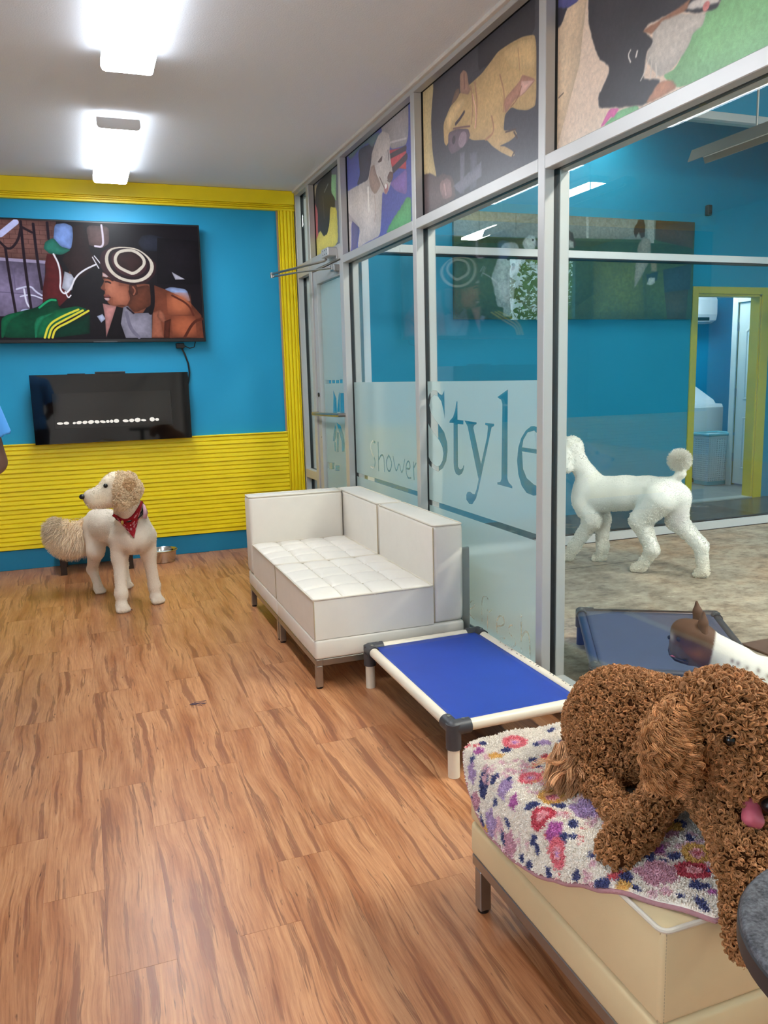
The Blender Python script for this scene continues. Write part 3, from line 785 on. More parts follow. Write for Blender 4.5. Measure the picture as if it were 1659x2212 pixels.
cv = Canvas(1200, 683, (24, 20, 25)); cv.draw(ART['tv'], .82, .34); cv.blur(2); cv.grain(.10, 5, 60)
print_mat('tv_picture', cv.image('tv_picture'), .3, 1.0, spec=.12)
for nm, w, h, bg, wf in (('bulldog', 900, 465, (60, 58, 64), .34), ('poodle', 900, 465, (76, 82, 152), .36), ('black_dog', 560, 420, (96, 98, 110), .36), ('black_white_dog', 900, 462, (206, 182, 160), .38)):
    cv = Canvas(w, h, bg, 11); cv.draw(ART[nm], wf, .16); cv.blur(3); cv.grain(.16, 9); cv.a = cv.a*1.0+22
    print_mat('print_'+nm, cv.image(nm), .35)
cv = Canvas(1000, 355, (70, 88, 54), 21); cv.draw(ART['print'], .52, .2); cv.blur(1); cv.grain(.3, 4, 160)
print_mat('print_meadow', cv.image('meadow'), .5)

def film_mat(name, ops, w, h, wf, extra):
    cv = Canvas(w, h, (255, 255, 255), 5)
    cv.draw(ops, wf); extra(cv)
    im = cv.image(name+'_mask', True)
    m = bpy.data.materials.new(name); nt = NT(m)
    uv = nt.n('ShaderNodeUVMap', _uv_map='UV'); t = nt.n('ShaderNodeTexImage', _image=im); nt.l(uv, 0, t, 0)
    df = nt.n('ShaderNodeBsdfDiffuse'); df.inputs[0].default_value = C4((206, 228, 226))
    tl = nt.n('ShaderNodeBsdfTranslucent'); tl.inputs[0].default_value = C4((214, 234, 232))
    rf = nt.n('ShaderNodeBsdfRefraction', Roughness=.28, IOR=1.04); rf.inputs[0].default_value = (.93, .98, .98, 1)
    tr = nt.n('ShaderNodeBsdfTransparent')
    m1 = nt.n('ShaderNodeMixShader', Fac=.42); nt.l(df, 0, m1, 1); nt.l(tl, 0, m1, 2)
    m2 = nt.n('ShaderNodeMixShader', Fac=.52); nt.l(m1, 0, m2, 1); nt.l(rf, 0, m2, 2)
    m3 = nt.n('ShaderNodeMixShader'); nt.l(t, 0, m3, 0); nt.l(tr, 0, m3, 1); nt.l(m2, 0, m3, 2)
    nt.l(m3, 0, nt.out, 0); M[name] = m
def band(z0, z1, zt=1.352, zb=.115):
    def f(cv):
        y0, y1 = (zt-z1)/(zt-zb)*cv.h, (zt-z0)/(zt-zb)*cv.h
        cv.poly(np.array([[-9, y0], [cv.w+9, y0], [cv.w+9, y1], [-9, y1]]), (0, 0, 0))
    return f
def style_extra(cv):
    band(.668, .697)(cv)
    k = Canvas(cv.w, cv.h, (255, 255, 255)); k.draw(ART['refresh'], .42)      # half scratched-off word near the floor
    cv.a = np.where((k.a < 128) & (vnoise(cv.h, cv.w, 70, 8, 3)[..., None] > -.06), 70, cv.a)
film_mat('film_style', ART['style'], 980, 990, .5, style_extra)
film_mat('film_shower', ART['shower'], 980, 990, .8, band(.695, .722))
film_mat('film_door', ART['doorfilm'], 300, 1000, .5, lambda cv: None)

def rug_canvas():
    N = 1400; cv = Canvas(N, N, (246, 236, 222), 31)     # covers x .65..1.65, y .9..1.9 of the fleece
    T = lambda x, y: np.array([(x-.65)*N, (1.9-y)*N])
    pal = dict(leaf=(52, 58, 112), pink=(232, 112, 126), mag=(178, 82, 158), gold=(224, 172, 84), gold2=(224, 172, 84), lav=(176, 146, 190), red=(206, 72, 84), red2=(196, 56, 74), mist=(226, 178, 190), rosy=(202, 142, 160), reds=(222, 104, 112))
    r = np.random.default_rng(3)
    # faint far-spread sprigs first
    its = list(RUG)
    for q in range(150):
        its.insert(0, (('mist', 'reds', 'leaf', 'mist')[q % 4], r.uniform(.72, 1.6), r.uniform(.95, 1.78), r.uniform(.02, .07), r.uniform(0, 180)))
    for k, x, y, w, a in its:
        c = T(x, y); R = w*N/2; ang = math.radians(a)
        E = lambda rx, ry, rot=0, lob=0, n=26, wob=.1: np.array([[c[0]+(rx*math.cos(t)*math.cos(rot)-ry*math.sin(t)*math.sin(rot))*(1+lob*math.cos(5*t)+r.normal(0, wob*.5)), c[1]+(rx*math.cos(t)*math.sin(rot)+ry*math.sin(t)*math.cos(rot))*(1+lob*math.cos(5*t)+r.normal(0, wob*.5))] for t in np.linspace(0, 6.283, n, endpoint=False)])
        if k == 'leaf': cv.poly(E(R*1.15, R*.66, -ang-.6), pal[k], .9, 3)
        elif k in ('pink', 'red2', 'gold2'):
            cv.poly(E(R, R*.92), pal[k], .6, 4); cv.poly(E(R*.48, R*.44), (240, 168, 176), .6, 4); cv.poly(E(R*.24, R*.22), dict(pink=(206, 150, 206), red2=(232, 150, 158), gold2=(226, 106, 120))[k], .5, 3)
        elif k == 'mist':
            for q in range(9):
                d = r.normal(0, R*.5, 2); s_ = R*r.uniform(.15, .36); cv.poly(E(s_, s_*.8)+d, pal[k], 1.2, 6)
        elif k == 'reds':
            for q in range(6):
                d = r.normal(0, R*.7, 2); s_ = R*r.uniform(.14, .26); cv.poly(E(s_, s_)+d, pal[k], .6, 4)
        else: cv.poly(E(R, R*.86, ang, .16), pal[k], .9, 5); cv.poly(E(R*.3, R*.26), tuple(min(255, v+26) for v in pal[k]), .6, 4)
    cv.blur(2); cv.a = cv.a*.84+np.array([240, 230, 216])*.16; return cv
RUGC = rug_canvas()
# ================================================================ the room
X0, X1, YB, YF, ZC = -2.4, 1.74, -2.6, 6.62, 2.87      # left wall, glass face, rear wall, far wall, ceiling
XG0, XG1 = 1.74, 1.853                                  # depth of the glazed partition
XE, ZP = 9.4, 3.75                                      # play area: right wall, ceiling

# floor: planks run away from the camera
fl = box('floor', (X0-.15, YB-.15, -.12), (XG0+.055, YF+.15, -.008), 'dk_wood', kind='structure')
PW, PL = .1575, .945
pk = bmesh.new(); bm_box(pk, (-PW/2+.00015, -PL/2+.00035, -.0075), (PW/2-.00015, PL/2-.00035, 0))
pme = bpy.data.meshes.new('plank'); pk.to_mesh(pme); pk.free(); pme.materials.append(M['wood'])
known = {-1: 2.525, 0: 2.183, 1: 1.826, 2: 2.458, 3: 1.848, 4: 2.123}
cuts = {}
i0 = int(math.floor((X0+.205)/PW)); i1 = int(math.ceil((X1+.205)/PW))
for i in range(i0, i1):
    xc = -.205+PW*(i+.5)-.0; yj = known.get(i, random.random()*PL)
    lo_x, hi_x = max(-.205+PW*i, X0), min(-.205+PW*(i+1), X1)
    if hi_x-lo_x < .02: continue
    k0 = math.floor((YB-yj)/PL)
    y = yj+k0*PL
    while y < YF:
        a, b = max(y, YB), min(y+PL, YF)
        if b-a > .03:
            if b-a < PL-.001 or hi_x-lo_x < PW-.001:
                o = box('plank', (lo_x+.00015, a+.00035, -.0075), (hi_x-.00015, b-.00035, 0), 'wood')
                c = Vector(((lo_x+hi_x)/2, (a+b)/2, 0)); o.data.transform(Matrix.Translation(-c)); o.location = c
            else:
                o = bpy.data.objects.new('plank', pme); COL.objects.link(o); o.location = (xc, (a+b)/2, 0)
            o.parent = fl
        y += PL
box('ceiling', (X0-.1, YB-.1, ZC), (XG0+.06, YF+.1, ZC+.12), 'ceil', kind='structure')
wlf = empty('wall_left', kind='structure')       # with an unseen opening added to let daylight in, behind the viewer
for lo, hi in (((X0-.12, .4, 0), (X0, YF+.1, ZC)), ((X0-.12, YB-.1, 0), (X0, -1.8, ZC)), ((X0-.12, -1.8, 0), (X0, .4, .9)), ((X0-.12, -1.8, 2.65), (X0, .4, ZC))): box('wall_panel', lo, hi, 'pale_wall', wlf)
box('wall_far', (X0, YF, 0), (XG1, YF+.12, ZC), 'teal', kind='structure')
box('wall_rear', (X0, YB-.12, 0), (XG1, YB, ZC), 'pale_wall', kind='structure')
# far wall dressing: blue baseboard, yellow slat wainscot, fluted trims
box('baseboard_far', (X0, YF-.012, 0), (1.60, YF, .152), 'blue_base', kind='structure', bev=.002, seg=1)
ws = empty('trim_1', (0, YF, .155), kind='structure', label='yellow horizontal slat wainscot along the lower far wall')
n = 23; pitch = (.945-.155)/n
sl_prof = lambda z, big: [(YF, z), (YF, z+pitch), (YF-.014, z+pitch), (YF-.014, z+pitch-.0035), (YF-.022-(.004 if big else 0), z+pitch-.0065), (YF-.024-(.004 if big else 0), z+.004), (YF-.022, z+.0015), (YF-.014, z)]
for k in range(n):
    prism('slat', sl_prof(.155+k*pitch, k % 4 == 1), 'x', X0, 1.600, 'yellow', ws)
box('cap', (X0, YF-.03, .9455), (1.600, YF, .957), 'yellow', ws, .003)
def fluted(w, depth, lands, base):
    """profile across the width: fluted casing"""
    p = [(0, 0)]
    for a, b in lands:
        p += [(a, base), (a+.003, depth), (b-.003, depth), (b, base)]
    return p+[(w, 0)]
pl = fluted(.135, .024, [(.0, .012), (.016, .040), (.045, .069), (.074, .098), (.103, .121), (.125, .135)], .012)
prism('trim_2', [(1.600+u, YF-d) for u, d in pl], 'z', 0, 2.725, 'yellow', kind='structure', label='yellow fluted pilaster at the far corner')
pt = fluted(.155, .03, [(0, .016), (.020, .030), (.034, .042), (.047, .155)], .014)
prism('trim_3', [(YF-d, 2.7155+u) for u, d in pt], 'x', X0, 1.737, 'yellow', kind='structure', label='yellow fluted trim board under the ceiling')
box('trim_4', (1.588, YF-.016, .957), (1.600, YF, 2.7155), mat('bare_wood_edge', (168, 140, 110), .7), kind='structure')

# ceiling fluorescents, one row
def lamp(y0, y1, label, lens='lens'):
    e = empty('ceiling_light', (.325, (y0+y1)/2, 2.80), label=label, cat='ceiling light', group='wraparound fluorescent fixtures')
    box('housing', (.235, y0+.04, 2.835), (.415, y1-.04, ZC), 'white_pl', e, .004)
    p = [(.212, 2.838), (.438, 2.838), (.440, 2.80), (.432, 2.785), (.42, 2.781), (.23, 2.781), (.218, 2.785), (.210, 2.80)]
    prism('lens_cover', p, 'y', y0+.006, y1-.006, 'lens_side', e)
    prism('lens', [(.434, 2.7845), (.422, 2.7795), (.228, 2.7795), (.216, 2.7845)], 'y', y0+.008, y1-.008, lens, e)
    for ya, yb in ((y0, y0+.006), (y1-.006, y1)):
        prism('end_cap', [(a+(.002 if a > .3 else -.002), z-.001) for a, z in p], 'y', ya, yb, 'white_pl', e)
lamp(4.97, 6.28, 'lit rectangular ceiling fixture nearest the television wall')
lamp(2.80, 4.11, 'lit rectangular ceiling fixture cut by the top edge, second from the television')
lamp(.63, 1.94, 'lit rectangular ceiling fixture above the viewer, third from the television', 'lens_dim')

# ---------------------------------------------------------------- glazed partition (window_1)
MUL = [(6.18, 6.25), (5.385, 5.435), (4.105, 4.155), (2.830, 2.880), (1.555, 1.605), (.28, .33), (-1.0, -.95), (-2.28, -2.23)]
ZT0, ZT1 = 2.152, 2.203
g = empty('window_1', (XG0, 2, 0), kind='structure', label='aluminium framed glass partition on the right')
def member(name, lo, hi): return box(name, lo, hi, 'alu', g, .0025, 1)
XC = (XG0+XG1)/2; GH = .013
def split_v(name, y0, y1, z0, z1):
    """upright: two aluminium halves with the glazing groove between them"""
    member(name, (XG0, y0, z0), (XC-GH, y1, z1)); member(name, (XC+GH, y0, z0), (XG1, y1, z1))
    box('gasket', (XC-GH, y0+.002, z0), (XC+GH, y1-.002, z1), 'gasket', g)
def split_h(name, y0, y1, z0, z1):
    member(name, (XG0, y0, z0), (XC-GH, y1, z1)); member(name, (XC+GH, y0, z0), (XG1, y1, z1))
    box('gasket', (XC-GH, y0, z0+.002), (XC+GH, y1, z1-.002), 'gasket', g)
for a, b in MUL: split_v('mullion', a, b, 0, 2.83)
split_v('jamb', 6.57, 6.62, 0, 2.83)
split_h('head_rail', YB, YF, 2.83, ZC)
box('caulk_bead', (XG0-.02, YB, 2.852), (XG0+.03, YF-.03, ZC+.002), 'caulk', g, .004)
bays = [(MUL[i+1][1], MUL[i][0]) for i in range(1, len(MUL)-1)]       # y0, y1 from the door forward
for y0, y1 in bays:
    split_h('transom', y0, y1, ZT0, ZT1); split_h('bottom_rail', y0, y1, 0, .10)
    box('glass_pane', (XC-.003, y0, .10), (XC+.003, y1, ZT0), 'glass', g)
# sidelight beside the corner
split_h('rail', 6.25, 6.57, .57, .64); split_h('bottom_rail', 6.25, 6.57, 0, .10); split_h('transom', 6.25, 6.57, 2.19, 2.29)
box('glass_pane', (XC-.003, 6.25, .64), (XC+.003, 6.57, 2.19), 'glass', g); box('glass_pane', (XC-.003, 6.25, .10), (XC+.003, 6.57, .57), 'glass', g)
box('glass_pane', (XC-.003, 6.25, 2.29), (XC+.003, 6.57, 2.83), 'glass', g)
split_h('door_header', 5.435, 6.18, 2.19, 2.29)
# frosted films
XF = XC-.0045
def film(y0, y1, z0, z1, m): return quad('frosted_film', [(XF, y1, z1), (XF, y0, z1), (XF, y0, z0), (XF, y1, z0)], m, g)
film(2.88, 4.105, .115, 1.352, 'film_style').__setitem__('label', 'frosted film with large cut-out lettering Style')
film(4.155, 5.38, .115, 1.352, 'film_shower').__setitem__('label', 'frosted film with small cut-out lettering Shower')
# photo prints in the transom lights
def photo(y0, y1, z0, m, label):
    o = sheet('dog_photo_print', [(XC-.006, y1, 2.83), (XC-.006, y0, 2.83), (XC-.006, y0, z0), (XC-.006, y1, z0)], .012, m, label=label, cat='poster', group='dog photo prints above the glass')
    return own(o)
photo(5.44, 6.175, 2.29, 'print_black_dog', 'photo print of a black dog on coloured mats over the glass door')
photo(4.16, 5.38, ZT1, 'print_poodle', 'photo print of a smiling white poodle on blue mats')
photo(2.885, 4.10, ZT1, 'print_bulldog', 'photo print of a tan bulldog asleep on dark cloth')
photo(1.61, 2.825, ZT1, 'print_black_white_dog', 'photo print of a black and white dog on green mat, cut by the top edge')
# ---------------------------------------------------------------- glass door
d = empty('door_1', (XG0, 5.44, 0), kind='structure', label='glass swing door with frosted film and push bar')
dx0, dx1 = XG0+.012, XG0+.056
box('stile', (dx0, 6.085, .01), (dx1, 6.175, 2.185), 'alu', d, .003); box('stile', (dx0, 5.44, .01), (dx1, 5.50, 2.185), 'alu', d, .003)
box('top_rail', (dx0, 5.50, 2.09), (dx1, 6.085, 2.185), 'alu', d, .003); box('bottom_rail', (dx0, 5.50, .01), (dx1, 6.085, .26), 'alu', d, .003)
dc = (dx0+dx1)/2
box('glass_pane', (dc-.003, 5.50, .26), (dc+.003, 6.085, 2.09), 'glass', d)
quad('frosted_film', [(dc-.005, 6.03, 2.08), (dc-.005, 5.50, 2.08), (dc-.005, 5.50, .3), (dc-.005, 6.03, .3)], 'film_door', d)
pb = tube('push_bar', [(dx0-.002, 6.16, 1.115), (dx0-.05, 6.155, 1.115), (dx0-.055, 6.13, 1.115), (dx0-.055, 5.50, 1.125), (dx0-.05, 5.47, 1.125), (dx0, 5.465, 1.125)], .014, 'steel', d)
tube('lock_cylinder', [(dx0-.008, 6.13, 1.26), (dx0+.002, 6.13, 1.26)], .016, 'black', d)
tube('screw', [(dx0-.004, 6.10, .93), (dx0+.002, 6.10, .93)], .007, 'steel', d)
cl = box('closer_body', (XG0-.07, 5.50, 2.215), (XG0, 5.66, 2.275), 'alu', d, .008)
box('closer_plate', (XG0-.008, 5.50, 2.195), (XG0, 6.02, 2.265), 'alu', d, .002)
for k in range(3):
    for j in range(2): tube('screw', [(XG0-.071, 5.53+k*.04, 2.232+j*.026), (XG0-.0695, 5.53+k*.04, 2.232+j*.026)], .005, 'black', d, 8)
tube('closer_arm', [(XG0-.05, 5.60, 2.205), (XG0-.06, 5.62, 2.195), (XG0-.09, 5.66, 2.19), (XG0-.30, 6.20, 2.175), (XG0-.30, 6.22, 2.175)], .009, 'steel', d, 8)
tube('closer_arm', [(XG0-.30, 6.22, 2.155), (XG0-.17, 5.86, 2.15), (XG0-.02, 5.54, 2.14)], .007, 'steel', d, 8)
tube('closer_pivot', [(XG0-.30, 6.21, 2.145), (XG0-.30, 6.21, 2.185)], .014, 'steel', d); tube('closer_pivot', [(XG0-.02, 5.54, 2.125), (XG0-.02, 5.54, 2.155)], .02, 'steel', d)
box('closer_shoe', (XG0-.03, 5.50, 2.115), (dx0, 5.58, 2.16), 'steel', d, .004)

# ================================================================ play area beyond the glass
box('floor_play', (XG0+.055, YB-.1, -.12), (XE+.1, 9.2, -.0), 'concrete', kind='structure')
box('ceiling_play', (XG1, YB-.1, ZP), (XE+.1, YF+.3, ZP+.1), 'ceil_dark', kind='structure')
box('wall_play_upper', (XG0+.06, YB, ZC), (XG1, YF+.17, ZP), 'teal2', kind='structure')
box('wall_right', (XE, YB-.1, 0), (XE+.1, YF+.2, ZP), 'teal2', kind='structure')
wf = empty('wall_front_play', kind='structure')
WX0, WX1, WZ0, WZ1 = 7.65, 9.07, 2.38, 3.5
for lo, hi in (((XG1, YB-.1, 0), (WX0, YB, ZP)), ((WX1, YB-.1, 0), (XE, YB, ZP)), ((WX0, YB-.1, 0), (WX1, YB, WZ0)), ((WX0, YB-.1, WZ1), (WX1, YB, ZP))):
    box('wall_panel', lo, hi, 'teal2', wf)
box('window_3', (WX0, YB-.06, WZ0), (WX1, YB-.05, WZ1), 'glass', kind='structure')
# back wall with the yellow cased opening
YP = 6.67; DX0, DX1, DZ = 5.875, 6.70, 2.125
wp = empty('wall_back_play', kind='structure')
for lo, hi in (((XG1, YP, 0), (DX0, YP+.12, ZP)), ((DX1, YP, 0), (XE, YP+.12, ZP)), ((DX0, YP, DZ), (DX1, YP+.12, ZP))):
    box('wall_panel', lo, hi, 'teal2', wp)
t5 = empty('trim_5', (6.28, YP, 0), kind='structure', label='yellow door casing in the back wall')
box('casing', (DX0-.075, YP-.02, 0), (DX0, YP, DZ+.07), 'yellow_door', t5, .004); box('casing', (DX1, YP-.02, 0), (DX1+.11, YP, DZ+.07), 'yellow_door', t5, .004)
box('casing', (DX0, YP-.02, DZ), (DX1, YP, DZ+.07), 'yellow_door', t5, .004)
box('jamb', (DX0-.001, YP, 0), (DX0+.012, YP+.12, DZ), 'yellow_door', t5); box('jamb', (DX1-.02, YP, 0), (DX1+.001, YP+.12, DZ), 'yellow_door', t5); box('jamb', (DX0, YP, DZ-.02), (DX1, YP+.12, DZ+.001), 'yellow_door', t5)
box('sill', (DX0, YP-.01, 0), (DX1, YP+.12, .012), 'alu', t5)
# second glass wall
YS = 5.46
g2 = empty('window_2', (4, YS, 0), kind='structure', label='second glass wall across the play area')
def m2(n, lo, hi): return box(n, lo, hi, 'alu_lt', g2, .002, 1)
m2('mullion', (1.900, YS, 0), (1.953, YS+.11, 3.4))
m2('transom', (1.953, YS, 2.243), (XE, YS+.11, 2.298)); m2('bottom_rail', (1.953, YS, 0), (XE, YS+.11, .072)); m2('head_rail', (XG1, YS, 3.34), (XE, YS+.11, 3.4))
m2('mullion', (6.75, YS, 0), (6.80, YS+.11, 3.4)); m2('mullion', (9.35, YS, 0), (XE, YS+.11, 3.4))
box('gasket', (1.953, YS-.002, 2.236), (XE, YS+.10, 2.2435), 'gasket', g2); box('gasket', (1.953, YS+.03, .072), (XE, YS+.08, .08), 'gasket', g2); box('gasket', (1.953, YS-.004, 0), (XE, YS, .006), 'gasket', g2)
box('glass_pane', (1.953, YS+.05, .072), (6.75, YS+.056, 2.243), 'glass2', g2); box('glass_pane', (1.953, YS+.05, 2.298), (6.75, YS+.056, 3.34), 'glass2', g2)
box('glass_pane', (6.80, YS+.05, .072), (9.35, YS+.056, 2.243), 'glass2', g2); box('glass_pane', (6.80, YS+.05, 2.298), (9.35, YS+.056, 3.34), 'glass2', g2)
box('wall_play_bulkhead', (XG1, YS, 3.4), (XE, YS+.11, ZP), 'teal2', kind='structure')
# meadow print on the back wall
own(sheet('dog_meadow_print', [(3.17, YP-.035, 2.80), (5.78, YP-.035, 2.80), (5.78, YP-.035, 1.874), (3.17, YP-.035, 1.874)], .034, 'print_meadow', label='wide photo print of small dogs on a green meadow, on the teal back wall', cat='poster'))
s = empty('wall_sensor', (5.95, YP, 2.9), label='small dark sensor box high on the teal back wall', cat='sensor')
box('housing', (5.925, YP-.05, 2.87), (5.975, YP, 2.97), 'dk_teal', s, .008); ball('sensor_lens', (5.95, YP-.05, 2.90), (.016, .01, .016), 'black', s, 2)
# unlit hanging strip light, and unseen lamps added to light the play area
hs = empty('hanging_strip_light', (4.47, 3.9, 2.95), label='unlit grey strip light hanging beyond the glass at top right', cat='strip light')
prism('reflector', [(4.37, 2.90), (4.405, 2.985), (4.505, 2.985), (4.54, 2.90), (4.53, 2.90), (4.50, 2.975), (4.41, 2.975), (4.38, 2.90)], 'y', 2.6, 5.12, mat('grey_enamel', (150, 146, 138), .5), hs)
for yy in (2.9, 4.55): tube('suspension_rod', [(4.455, yy, 2.985), (4.455, yy, ZP)], .008, 'alu', hs, 8)
tube('lamp_tube', [(4.455, 2.65, 2.935), (4.455, 5.05, 2.935)], .015, 'white_pl', hs, 10)
def play_fill_lamp(x, y, label, lens='lens2'):
    e = empty('play_fill_light', (x, y, ZP-.1), label=label, cat='strip light', group='lit strip lights over the play floor')
    box('housing', (x-.15, y-.6, ZP-.07), (x+.15, y+.6, ZP), 'white_pl', e, .004); box('lens', (x-.14, y-.59, ZP-.11), (x+.14, y+.59, ZP-.07), lens, e, .01)
play_fill_lamp(3.2, 1.0, 'lit strip light over the play floor near the partition'); play_fill_lamp(6.2, 1.6, 'lit strip light over the middle of the play floor'); play_fill_lamp(6.4, -1.2, 'lit strip light over the play floor near the front wall')
play_fill_lamp(3.0, 6.12, 'lit strip light in the corridor behind the partition corner', 'lens3'); play_fill_lamp(4.6, 6.12, 'lit strip light in the corridor before the meadow print', 'lens3')  # hidden corridor pair, added to brighten the teal back wall
box('concrete_joint', (XG1, 4.78, -.001), (3.95, 4.785, .0008), 'dk_teal', kind='structure')

# ---------------------------------------------------------------- laundry room
LX = 7.15; YL = 8.55
box('wall_laundry_back', (5.2, YL, 0), (8.6, YL+.1, 2.7), 'teal', kind='structure'); box('wall_laundry_left', (5.2, YP+.12, 0), (5.3, YL, 2.7), 'teal', kind='structure')
box('wall_laundry_end', (8.5, YP+.12, 0), (8.6, YL, 2.7), 'teal', kind='structure')
box('ceiling_laundry', (5.2, YP+.12, 2.7), (8.6, YL+.1, 2.8), 'ceil', kind='structure'); box('floor_laundry', (5.2, YP+.12, 0), (8.6, YL, .012), 'laundry', kind='structure')
wl = empty('wall_laundry_right', kind='structure')
box('wall_panel', (LX, YP+.12, 2.13), (LX+.1, 7.53, 2.7), 'teal', wl); box('wall_panel', (LX, 7.50, 0), (LX+.1, 7.53, 2.13), 'yellow_door', wl)
d3 = empty('door_3', (LX, 7.1, 0), kind='structure', label='white arched panel door in the laundry room')
box('casing', (LX-.018, 7.435, .012), (LX, 7.515, 2.2), 'white_door', d3, .003); box('casing', (LX-.018, YP+.125, 2.12), (LX, 7.435, 2.2), 'white_door', d3, .003)
box('leaf', (LX+.004, 6.82, .04), (LX+.04, 7.43, 2.115), 'white_door', d3, .002)
def panel(y0, y1, z0, z1, arch):
    out = [(y0, z0), (y1, z0), (y1, z1)]
    if arch: out += [(y1+(y0-y1)*t, z1+.10*math.sin(t*math.pi)) for t in np.linspace(.08, .92, 12)]
    out += [(y0, z1)]
    c = (sum(p[0] for p in out)/len(out), (z0+z1)/2)
    r = []
    for f, x in ((1, LX+.004), (.97, LX-.004), (.90, LX-.004), (.86, LX+.002), (.80, LX+.002), (.70, LX-.003)):
        r.append([(x, c[0]+(p[0]-c[0])*f, c[1]+(p[1]-c[1])*(1-(1-f)*.45)) for p in out])
    V, F = ring_mesh(r); mesh('raised_panel', V, F, 'white_door', d3)
panel(6.93, 7.32, 1.02, 1.80, True); panel(6.93, 7.32, .22, .82, False)
for z in (.35, 1.1, 1.85): box('hinge', (LX-.012, 7.425, z-.05), (LX+.004, 7.445, z+.05), 'steel', d3, .002)
tube('door_knob', [(LX-.004, 6.86, .92), (LX-.05, 6.86, .92)], [.012, .026], 'steel', d3)
w = empty('washing_machine', (6.95, 8.1, .012), label='white top loading washer in the laundry room', cat='washer')
box('cabinet', (6.70, 7.87, .06), (7.40, 8.50, .93), 'washer', w, .02, 3); box('plinth', (6.71, 7.89, .012), (7.39, 8.48, .06), 'dk_teal', w)
prism('console', [(7.98, .93), (8.50, .93), (8.50, 1.16), (8.36, 1.16), (8.04, 1.0)], 'x', 6.71, 7.39, 'washer', w)
prism('lid', [(7.88, .93), (8.02, .93), (8.02, .96), (7.90, .955)], 'x', 6.71, 7.39, 'washer', w)
tube('dial', [(7.07, 8.19, 1.06), (7.07, 8.165, 1.075)], .042, 'black', w, 20)
lb = empty('laundry_basket', (7.06, 7.66, .012), label='white perforated laundry basket with teal rim before the washer', cat='basket')
def basket():
    V = []; F = []; nx, nz = 11, 20
    def wallp(p0, p1, q0, q1):
        bm_v = []; k = len(V)
        # perforated sheet: every cell is a frame around a diamond hole
        for i in range(nx):
            for j in range(nz):
                def L(u, v):
                    a = Vector(p0).lerp(Vector(p1), u); b = Vector(q0).lerp(Vector(q1), u); return a.lerp(b, v)
                u0, u1, v0, v1 = i/nx, (i+1)/nx, j/nz, (j+1)/nz
                b0 = len(V); um, vm = (u0+u1)/2, (v0+v1)/2; h = .27
                V.extend([L(u0, v0), L(u1, v0), L(u1, v1), L(u0, v1), L(um, v0+(v1-v0)*(.5-h)), L(u0+(u1-u0)*(.5+h), vm), L(um, v0+(v1-v0)*(.5+h)), L(u0+(u1-u0)*(.5-h), vm)])
                F.extend([(b0, b0+1, b0+4), (b0+1, b0+5, b0+4), (b0+1, b0+2, b0+5), (b0+2, b0+6, b0+5), (b0+2, b0+3, b0+6), (b0+3, b0+7, b0+6), (b0+3, b0, b0+7), (b0, b0+4, b0+7)])
    a, b = .17, .20; z0, z1 = .06, .57; cx, cy = 7.06, 7.66
    c0 = [(cx-a, cy-.12, z0), (cx+a, cy-.12, z0), (cx+a, cy+.12, z0), (cx-a, cy+.12, z0)]; c1 = [(cx-b, cy-.15, z1), (cx+b, cy-.15, z1), (cx+b, cy+.15, z1), (cx-b, cy+.15, z1)]
    for i in range(4): wallp(c0[i], c0[(i+1) % 4], c1[i], c1[(i+1) % 4])
    o = mesh('perforated_wall', V, F, 'basket', lb); md = o.modifiers.new('s', 'SOLIDIFY'); md.thickness = .004
    box('base', (cx-a, cy-.12, .012), (cx+a, cy+.12, .06), 'basket_rim', lb, .01)
    box('solid_band', (cx-b-.002, cy-.152, .57), (cx+b+.002, cy+.152, .61), 'basket', lb, .01)
    tube('rim', [(cx-b-.01, cy-.16, .615), (cx+b+.01, cy-.16, .615), (cx+b+.01, cy+.16, .615), (cx-b-.01, cy+.16, .615)], .018, 'basket_rim', lb, 10, True)
basket()
ac = empty('wall_air_conditioner', (7.2, YL, 2.1), label='white split air conditioner on the laundry wall', cat='air conditioner')
prism('casing', [(YL, 2.29), (YL-.19, 2.28), (YL-.215, 2.24), (YL-.22, 2.06), (YL-.20, 1.99), (YL-.12, 1.955), (YL, 1.955)], 'x', 6.80, 7.66, 'white_pl', ac)
box('air_slot', (6.86, YL-.21, 1.985), (7.55, YL-.12, 2.03), 'black', ac, .004); box('louvre', (6.86, YL-.222, 1.972), (7.55, YL-.15, 1.98), 'white_pl', ac)
box('display', (7.30, YL-.222, 2.15), (7.335, YL-.218, 2.19), 'lens2', ac)
le = empty('laundry_fill_light', (6.6, 7.7, 2.66), label='lit flush lamp on the laundry ceiling', cat='ceiling light')
box('lens', (6.3, 7.5, 2.62), (6.9, 7.9, 2.7), emis('laundry_fill_lens', (235, 245, 255), 48.0), le, .01)  # out of view, added to brighten the laundry room
# garden seen only as a reflection of the high window
for k, (x, y, z, s_) in enumerate(((5.0, -6.4, 3.1, 1.4), (8.2, -6.6, 3.6, 1.45), (11.4, -6.2, 3.0, 1.5))):
    t = empty('garden_tree', (x, y, 0), label=('leafy tree outside left of the high window', 'tallest leafy tree straight outside the high window', 'leafy tree outside right of the high window')[k], cat='tree')
    tube('trunk', [(x, y, 0), (x+.05, y, 1.2), (x, y, z)], .12, 'trunk', t)
    nl = 2600; c = rng.normal(0, 1, (nl, 3)); c = unit(c)*(rng.random((nl, 1))**.4)*s_*np.array([1.1, 1, 1.1])+np.array([x, y, z]); dA = unit(rng.normal(0, 1, (nl, 3)))*.09; dB = unit(rng.normal(0, 1, (nl, 3)))*.05
    V = np.stack([c-dA, c+dB, c+dA, c-dB], 1).reshape(-1, 3); mesh('foliage', V, [tuple(range(i*4, i*4+4)) for i in range(nl)], 'foliage', t, kind='stuff')
